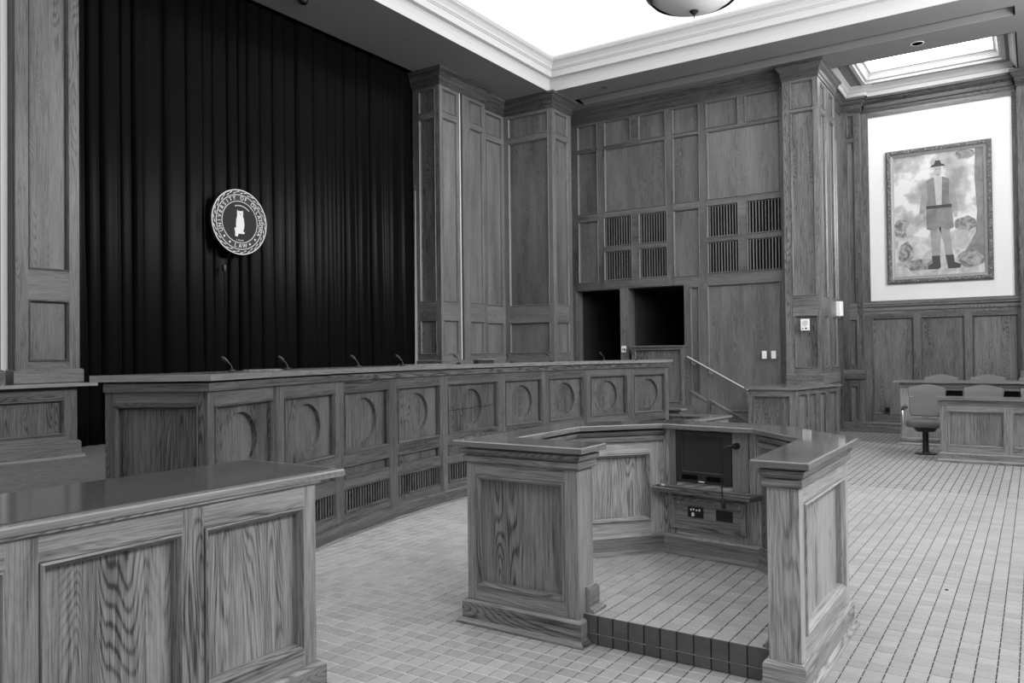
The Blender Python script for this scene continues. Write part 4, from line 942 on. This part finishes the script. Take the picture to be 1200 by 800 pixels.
q = MB(); q.box(-1.9, XR, 14.9, YP-.4, 0, .11); struct('trim_6', q, 'carpet')

# ---------------------------------------------------------------- painting
fx0, fx1, fz0, fz1 = -2.46, -.63, 2.91, 5.58
yp = YP+.02
pt = thing('framed_painting', 'large framed painting of a standing figure in a landscape on the white wall', 'painting', ((fx0+fx1)/2, yp, fz0))
M['gilt'] = mat('antique_gilt', 0.20, 0.4, 0.5)
ndg, lk, bb = nt(M['gilt']); tc = ndg.new('ShaderNodeTexCoord'); wv = ndg.new('ShaderNodeTexVoronoi'); wv.inputs['Scale'].default_value = 26; lk.new(tc.outputs['Object'], wv.inputs['Vector'])
lk.new(ramp(ndg, lk, wv.outputs[0], ((0.0, .34), (0.5, .10))), bb.inputs['Base Color']); bp2 = ndg.new('ShaderNodeBump'); bp2.inputs['Strength'].default_value = .7; bp2.inputs['Distance'].default_value = .02; lk.new(wv.outputs[0], bp2.inputs['Height']); lk.new(bp2.outputs[0], bb.inputs['Normal'])
M['gilt_plain'] = mat('frame_slip', 0.28, 0.4, 0.5)
rect = [(fx0, fz0), (fx1, fz0), (fx1, fz1), (fx0, fz1)]
def ring_rect(prof, m_, nm):
    q = MB(); rws = [[(fx0+i_, fz0+i_, d), (fx1-i_, fz0+i_, d), (fx1-i_, fz1-i_, d), (fx0+i_, fz1-i_, d)] for i_, d in prof]
    for r in range(len(rws)-1):
        for k_ in range(4):
            A_ = [rws[r][k_], rws[r][(k_+1) % 4], rws[r+1][(k_+1) % 4], rws[r+1][k_]]; q.poly([(x, yp-d, z) for x, z, d in A_])
    return q.build(nm, m_, pt)
ring_rect([(0, 0), (0, .05), (.015, .065), (.03, .075), (.075, .07), (.085, .05)], 'gilt', 'frame')
ring_rect([(.085, .05), (.09, .045), (.125, .03), (.13, .035), (.14, .03), (.14, .01)], 'gilt_plain', 'frame_slip')
ix0, ix1, iz0, iz1 = fx0+.13, fx1-.13, fz0+.13, fz1-.13
M['sky_paint'] = mat('painted_clouds', .5, .6, .2); ndg, lk, bb = nt(M['sky_paint']); tc = ndg.new('ShaderNodeTexCoord'); nz = ndg.new('ShaderNodeTexNoise'); nz.inputs['Scale'].default_value = 2.2; nz.inputs['Detail'].default_value = 4; lk.new(tc.outputs['Object'], nz.inputs['Vector']); lk.new(ramp(ndg, lk, nz.outputs[0], ((.38, .30), (.5, .46), (.56, .68))), bb.inputs['Base Color'])
def paintm(nm, lo, hi, sc=9):
    m_ = mat(nm, hi, .55, .3); n_, l_, b_ = nt(m_); t_ = n_.new('ShaderNodeTexCoord'); z_ = n_.new('ShaderNodeTexNoise'); z_.inputs['Scale'].default_value = sc; z_.inputs['Detail'].default_value = 5; z_.inputs['Distortion'].default_value = 1.2
    l_.new(t_.outputs['Object'], z_.inputs['Vector']); l_.new(ramp(n_, l_, z_.outputs[0], ((.35, lo), (.65, hi))), b_.inputs['Base Color']); M[nm] = m_
paintm('p_ground', .36, .58, 5); paintm('p_bush', .12, .40, 7); paintm('p_trunk', .17, .26, 4); paintm('p_coat', .16, .25, 3); paintm('p_shirt', .42, .5, 4); paintm('p_leg', .26, .34, 4); M['p_skin'] = mat('p_skin', .42, .6, .2); M['p_dark'] = mat('p_dark', .07, .6, .2)
def pp(pts, m_, nm, lay):
    """flat paint patch; pts in canvas fractions (0..1, 0..1)"""
    q = MB(); P_ = [(ix0+(ix1-ix0)*u, yp-.012-.0006*lay, iz0+(iz1-iz0)*v) for u, v in pts]; q.poly(P_); return q.build(nm, m_, canvas)
q = MB(); q.poly([(ix0, yp-.01, iz0), (ix1, yp-.01, iz0), (ix1, yp-.01, iz1), (ix0, yp-.01, iz1)]); canvas = q.build('canvas', 'sky_paint', pt)
def blob(cx_, cy_, rx, ry, n=14, j=.18, seed=1):
    r_ = random.Random(seed); return [(min(1, max(0, cx_+rx*(1+r_.uniform(-j, j))*math.cos(2*math.pi*i/n))), min(1, max(0, cy_+ry*(1+r_.uniform(-j, j))*math.sin(2*math.pi*i/n)))) for i in range(n)]
pp([(0, 0), (1, 0), (1, .34), (.7, .36), (.45, .30), (.2, .34), (0, .30)], 'p_ground', 'painted_ground', 1)
pp(blob(.08, .40, .10, .08, seed=2), 'p_bush', 'painted_bush', 2); pp(blob(.80, .40, .12, .06, seed=3), 'p_bush', 'painted_bush', 2); pp(blob(.13, .20, .09, .09, seed=4), 'p_bush', 'painted_bush', 2); pp(blob(.30, .09, .2, .05, seed=5), 'p_bush', 'painted_bush', 3); pp(blob(.85, .12, .15, .07, seed=6), 'p_bush', 'painted_bush', 2)
pp([(.99, 1), (.91, 1), (.90, .75), (.92, .5), (.90, .32), (.80, .2), (.78, .16), (.88, .2), (.99, .12)], 'p_trunk', 'painted_tree', 3); pp(blob(.80, .96, .12, .04, seed=8), 'p_bush', 'painted_leaves', 4)
pp([(.14, .34), (.24, .35), (.24, .40), (.19, .44), (.13, .40)], 'p_shirt', 'painted_house', 3)
pp([(.41, .40), (.53, .40), (.52, .24), (.51, .10), (.43, .10), (.42, .22)], 'p_leg', 'painted_leg', 5); pp([(.50, .40), (.62, .40), (.64, .26), (.66, .12), (.58, .12), (.56, .25)], 'p_leg', 'painted_leg', 5)
pp([(.42, .16), (.51, .16), (.52, .07), (.50, .05), (.38, .05), (.38, .08), (.43, .10)], 'p_dark', 'painted_boot', 6); pp([(.57, .16), (.66, .16), (.67, .10), (.74, .08), (.73, .05), (.60, .05)], 'p_dark', 'painted_boot', 6)
pp([(.45, .80), (.38, .78), (.33, .72), (.37, .52), (.37, .38), (.46, .36), (.52, .39), (.60, .36), (.67, .38), (.65, .54), (.68, .72), (.62, .78), (.55, .80)], 'p_coat', 'painted_coat', 6)
pp([(.33, .72), (.38, .77), (.39, .62), (.34, .50), (.29, .51)], 'p_leg', 'painted_sleeve', 7); pp([(.68, .72), (.63, .77), (.62, .62), (.66, .50), (.72, .51)], 'p_leg', 'painted_sleeve', 7)
pp([(.46, .80), (.48, .56), (.54, .56), (.55, .80)], 'p_shirt', 'painted_shirt', 7); pp([(.37, .57), (.65, .57), (.65, .545), (.37, .545)], 'p_dark', 'painted_belt', 8)
pp([(.295, .51), (.34, .51), (.335, .465), (.30, .46)], 'p_skin', 'painted_hand', 8); pp([(.665, .51), (.715, .51), (.71, .46), (.67, .465)], 'p_skin', 'painted_hand', 8)
pp([(.465, .86), (.475, .81), (.505, .795), (.535, .81), (.545, .86), (.54, .895), (.47, .895)], 'p_skin', 'painted_head', 8)
for ex_ in (.488, .520): pp([(ex_-.007, .865), (ex_+.007, .865), (ex_+.007, .860), (ex_-.007, .860)], 'p_dark', 'painted_eye', 9)
pp([(.492, .823), (.518, .823), (.518, .819), (.492, .819)], 'p_dark', 'painted_mouth', 9)
pp([(.42, .885), (.59, .885), (.57, .90), (.545, .905), (.53, .935), (.48, .935), (.465, .905), (.44, .90)], 'p_dark', 'painted_hat', 9)

# ---------------------------------------------------------------- small fittings
def small(name, label, cat, x0, x1, y0, y1, z0, z1, m_='plate', details=()):
    t = thing(name, label, cat, ((x0+x1)/2, y1, (z0+z1)/2)); q = MB(); q.box(x0, x1, y0, y1, z0, z1); o_ = q.build('plate', m_, t)
    bv = o_.modifiers.new('b', 'BEVEL'); bv.width = .004; bv.segments = 2
    for (nm, a_, b_, c_, d_, m2, th) in details:
        q = MB(); q.box(x0+(x1-x0)*a_, x0+(x1-x0)*b_, y0-th, y0, z0+(z1-z0)*c_, z0+(z1-z0)*d_); q.build(nm, m2, t)
    return t
yw = YB-DEPTH
small('switch_plate', 'white switch plate on the oak wall, the one nearer the handrail', 'switch', -4.225, -4.14, yw-.008, yw+.003, 1.45, 1.595, details=(('rocker', .3, .7, .3, .7, 'plate', .004),))
small('switch_plate', 'white switch plate on the oak wall, the one nearer the speaker pilaster', 'switch', -4.055, -3.97, yw-.008, yw+.003, 1.45, 1.595, details=(('rocker', .3, .7, .3, .7, 'plate', .004),))
sb = small('thermostat', 'small white thermostat on the oak post between the dark doorways', 'thermostat', -7.10, -7.0, YB-.025, YB, 1.595, 1.73, details=(('dial', .55, .95, .3, .6, 'grey_dark', .006), ('window', .2, .5, .45, .6, 'grey_dark', .002)))
sp_ = small('wall_speaker', 'white box with a round grille on the face of the pilaster', 'speaker', -3.475, -3.325, 14.50, 14.55-.02, 1.95, 2.155, details=(('button', .18, .30, .12, .22, 'black', .003), ('button', .5, .72, .12, .25, 'black', .003)))
q = MB(); q.poly([(-3.40+.05*math.cos(t), 14.498, 2.078+.05*math.sin(t)) for t in (2*math.pi*i/20 for i in range(20))]); q.build('grille', mat('speaker_cloth', .55, .8, .1), sp_)
ex = thing('exit_light_box', 'white box mounted high on the pilaster side above the dark opening', 'sign', (-3.1, 15.9, 2.38)); q = MB(); q.box(-3.13, -3.03, 15.86, 15.93, 2.24, 2.52); q.box(-3.13, -3.07, 15.80, 15.94, 2.24, 2.52); q.build('housing', 'plate', ex)
ou = small('floor_outlet', 'black square outlet low on the wainscot under the painting', 'outlet', px_(-2.42), px_(-2.33), YP-.045, YP-.02, pz(.385), pz(.50), 'black')
q = MB(); q.box(px_(-2.39), px_(-2.36), YP-.048, YP-.045, pz(.42), pz(.46)); q.build('socket', 'void', ou)
for (x, y, lab) in ((-1.57, 14.81, 'dark round recessed can light in the soffit before the alcove'),):
    t = thing('recessed_can_light', lab, 'ceiling light', (x, y, ZC)); q = MB(); q.lathe([(0, ZC-.004), (.085, ZC-.004), (.088, ZC-.001)], x, y, 28); q.build('opening', 'void', t)
    q = MB(); q.lathe([(.085, ZC-.004), (.10, ZC-.006), (.105, ZC)], x, y, 28); q.build('trim_ring', 'white', t)
t = thing('smoke_detector', 'small dark sensor on the soffit above the curtain', 'detector', (-8.74, 7.8, ZC)); q = MB(); q.lathe([(0, ZC-.05), (.05, ZC-.05), (.07, ZC-.03), (.075, ZC)], -8.74, 7.78, 20); q.build('housing', 'black', t, smooth=True)
t = thing('ceiling_sensor', 'tiny faint sensor in the soffit above the first dark doorway', 'detector', (-6.87, 13.69, ZC)); q = MB(); q.lathe([(0, ZC-.01), (.06, ZC-.01), (.07, ZC)], -6.87, 13.69, 20); q.build('housing', 'grey_dark', t)

# bowl pendant
bx_, by_, bz_ = -3.36, 9.1, 5.705
pn = thing('bowl_pendant', 'hanging alabaster bowl light with a dark rim and finial under the coffer', 'pendant light', (bx_, by_, bz_))
q = MB(); q.lathe([(0, bz_), (.12, bz_+.008), (.25, bz_+.04), (.38, bz_+.095), (.48, bz_+.165), (.545, bz_+.24), (.535, bz_+.245), (.47, bz_+.175), (.37, bz_+.105), (0, bz_+.012)], bx_, by_, 56); q.build('bowl', 'bowl', pn, smooth=True)
q = MB(); q.lathe([(.50, bz_+.145), (.575, bz_+.22), (.60, bz_+.27), (.585, bz_+.28), (.55, bz_+.24), (.50, bz_+.175)], bx_, by_, 56); q.build('rim', 'bronze', pn, smooth=True)
q = MB(); q.lathe([(0, bz_-.085), (.006, bz_-.08), (.008, bz_-.05), (.02, bz_-.04), (.05, bz_-.012), (.055, bz_+.0), (.03, bz_+.012), (0, bz_+.015)], bx_, by_, 20); q.build('finial', 'bronze', pn, smooth=True)
q = MB()
for k_ in range(3):
    t = 2*math.pi*k_/3+.4; q.tube([(bx_+.56*math.cos(t), by_+.56*math.sin(t), bz_+.26), (bx_+.02*math.cos(t), by_+.02*math.sin(t), bz_+1.2)], .008, 6)
q.build('chain', 'bronze', pn)
q = MB(); q.tube([(bx_, by_, bz_+1.2), (bx_, by_, 8.29)], .012, 8); q.build('stem', 'bronze', pn)
# litter on the floor
for (x, y, r_, m2, lab) in ((-.52, 5.95, .012, 'black', 'tiny dark crumb on the bright tiles beyond the lectern'), (-.72, 6.1, .009, 'plate', 'tiny white paper scrap on the bright tiles beyond the lectern')):
    q = MB(); q.lathe([(r_, 0), (r_*.8, r_*.5), (0, r_*.6)], x, y, 7); tag(q.build('litter_scrap', m2), lab, 'litter')
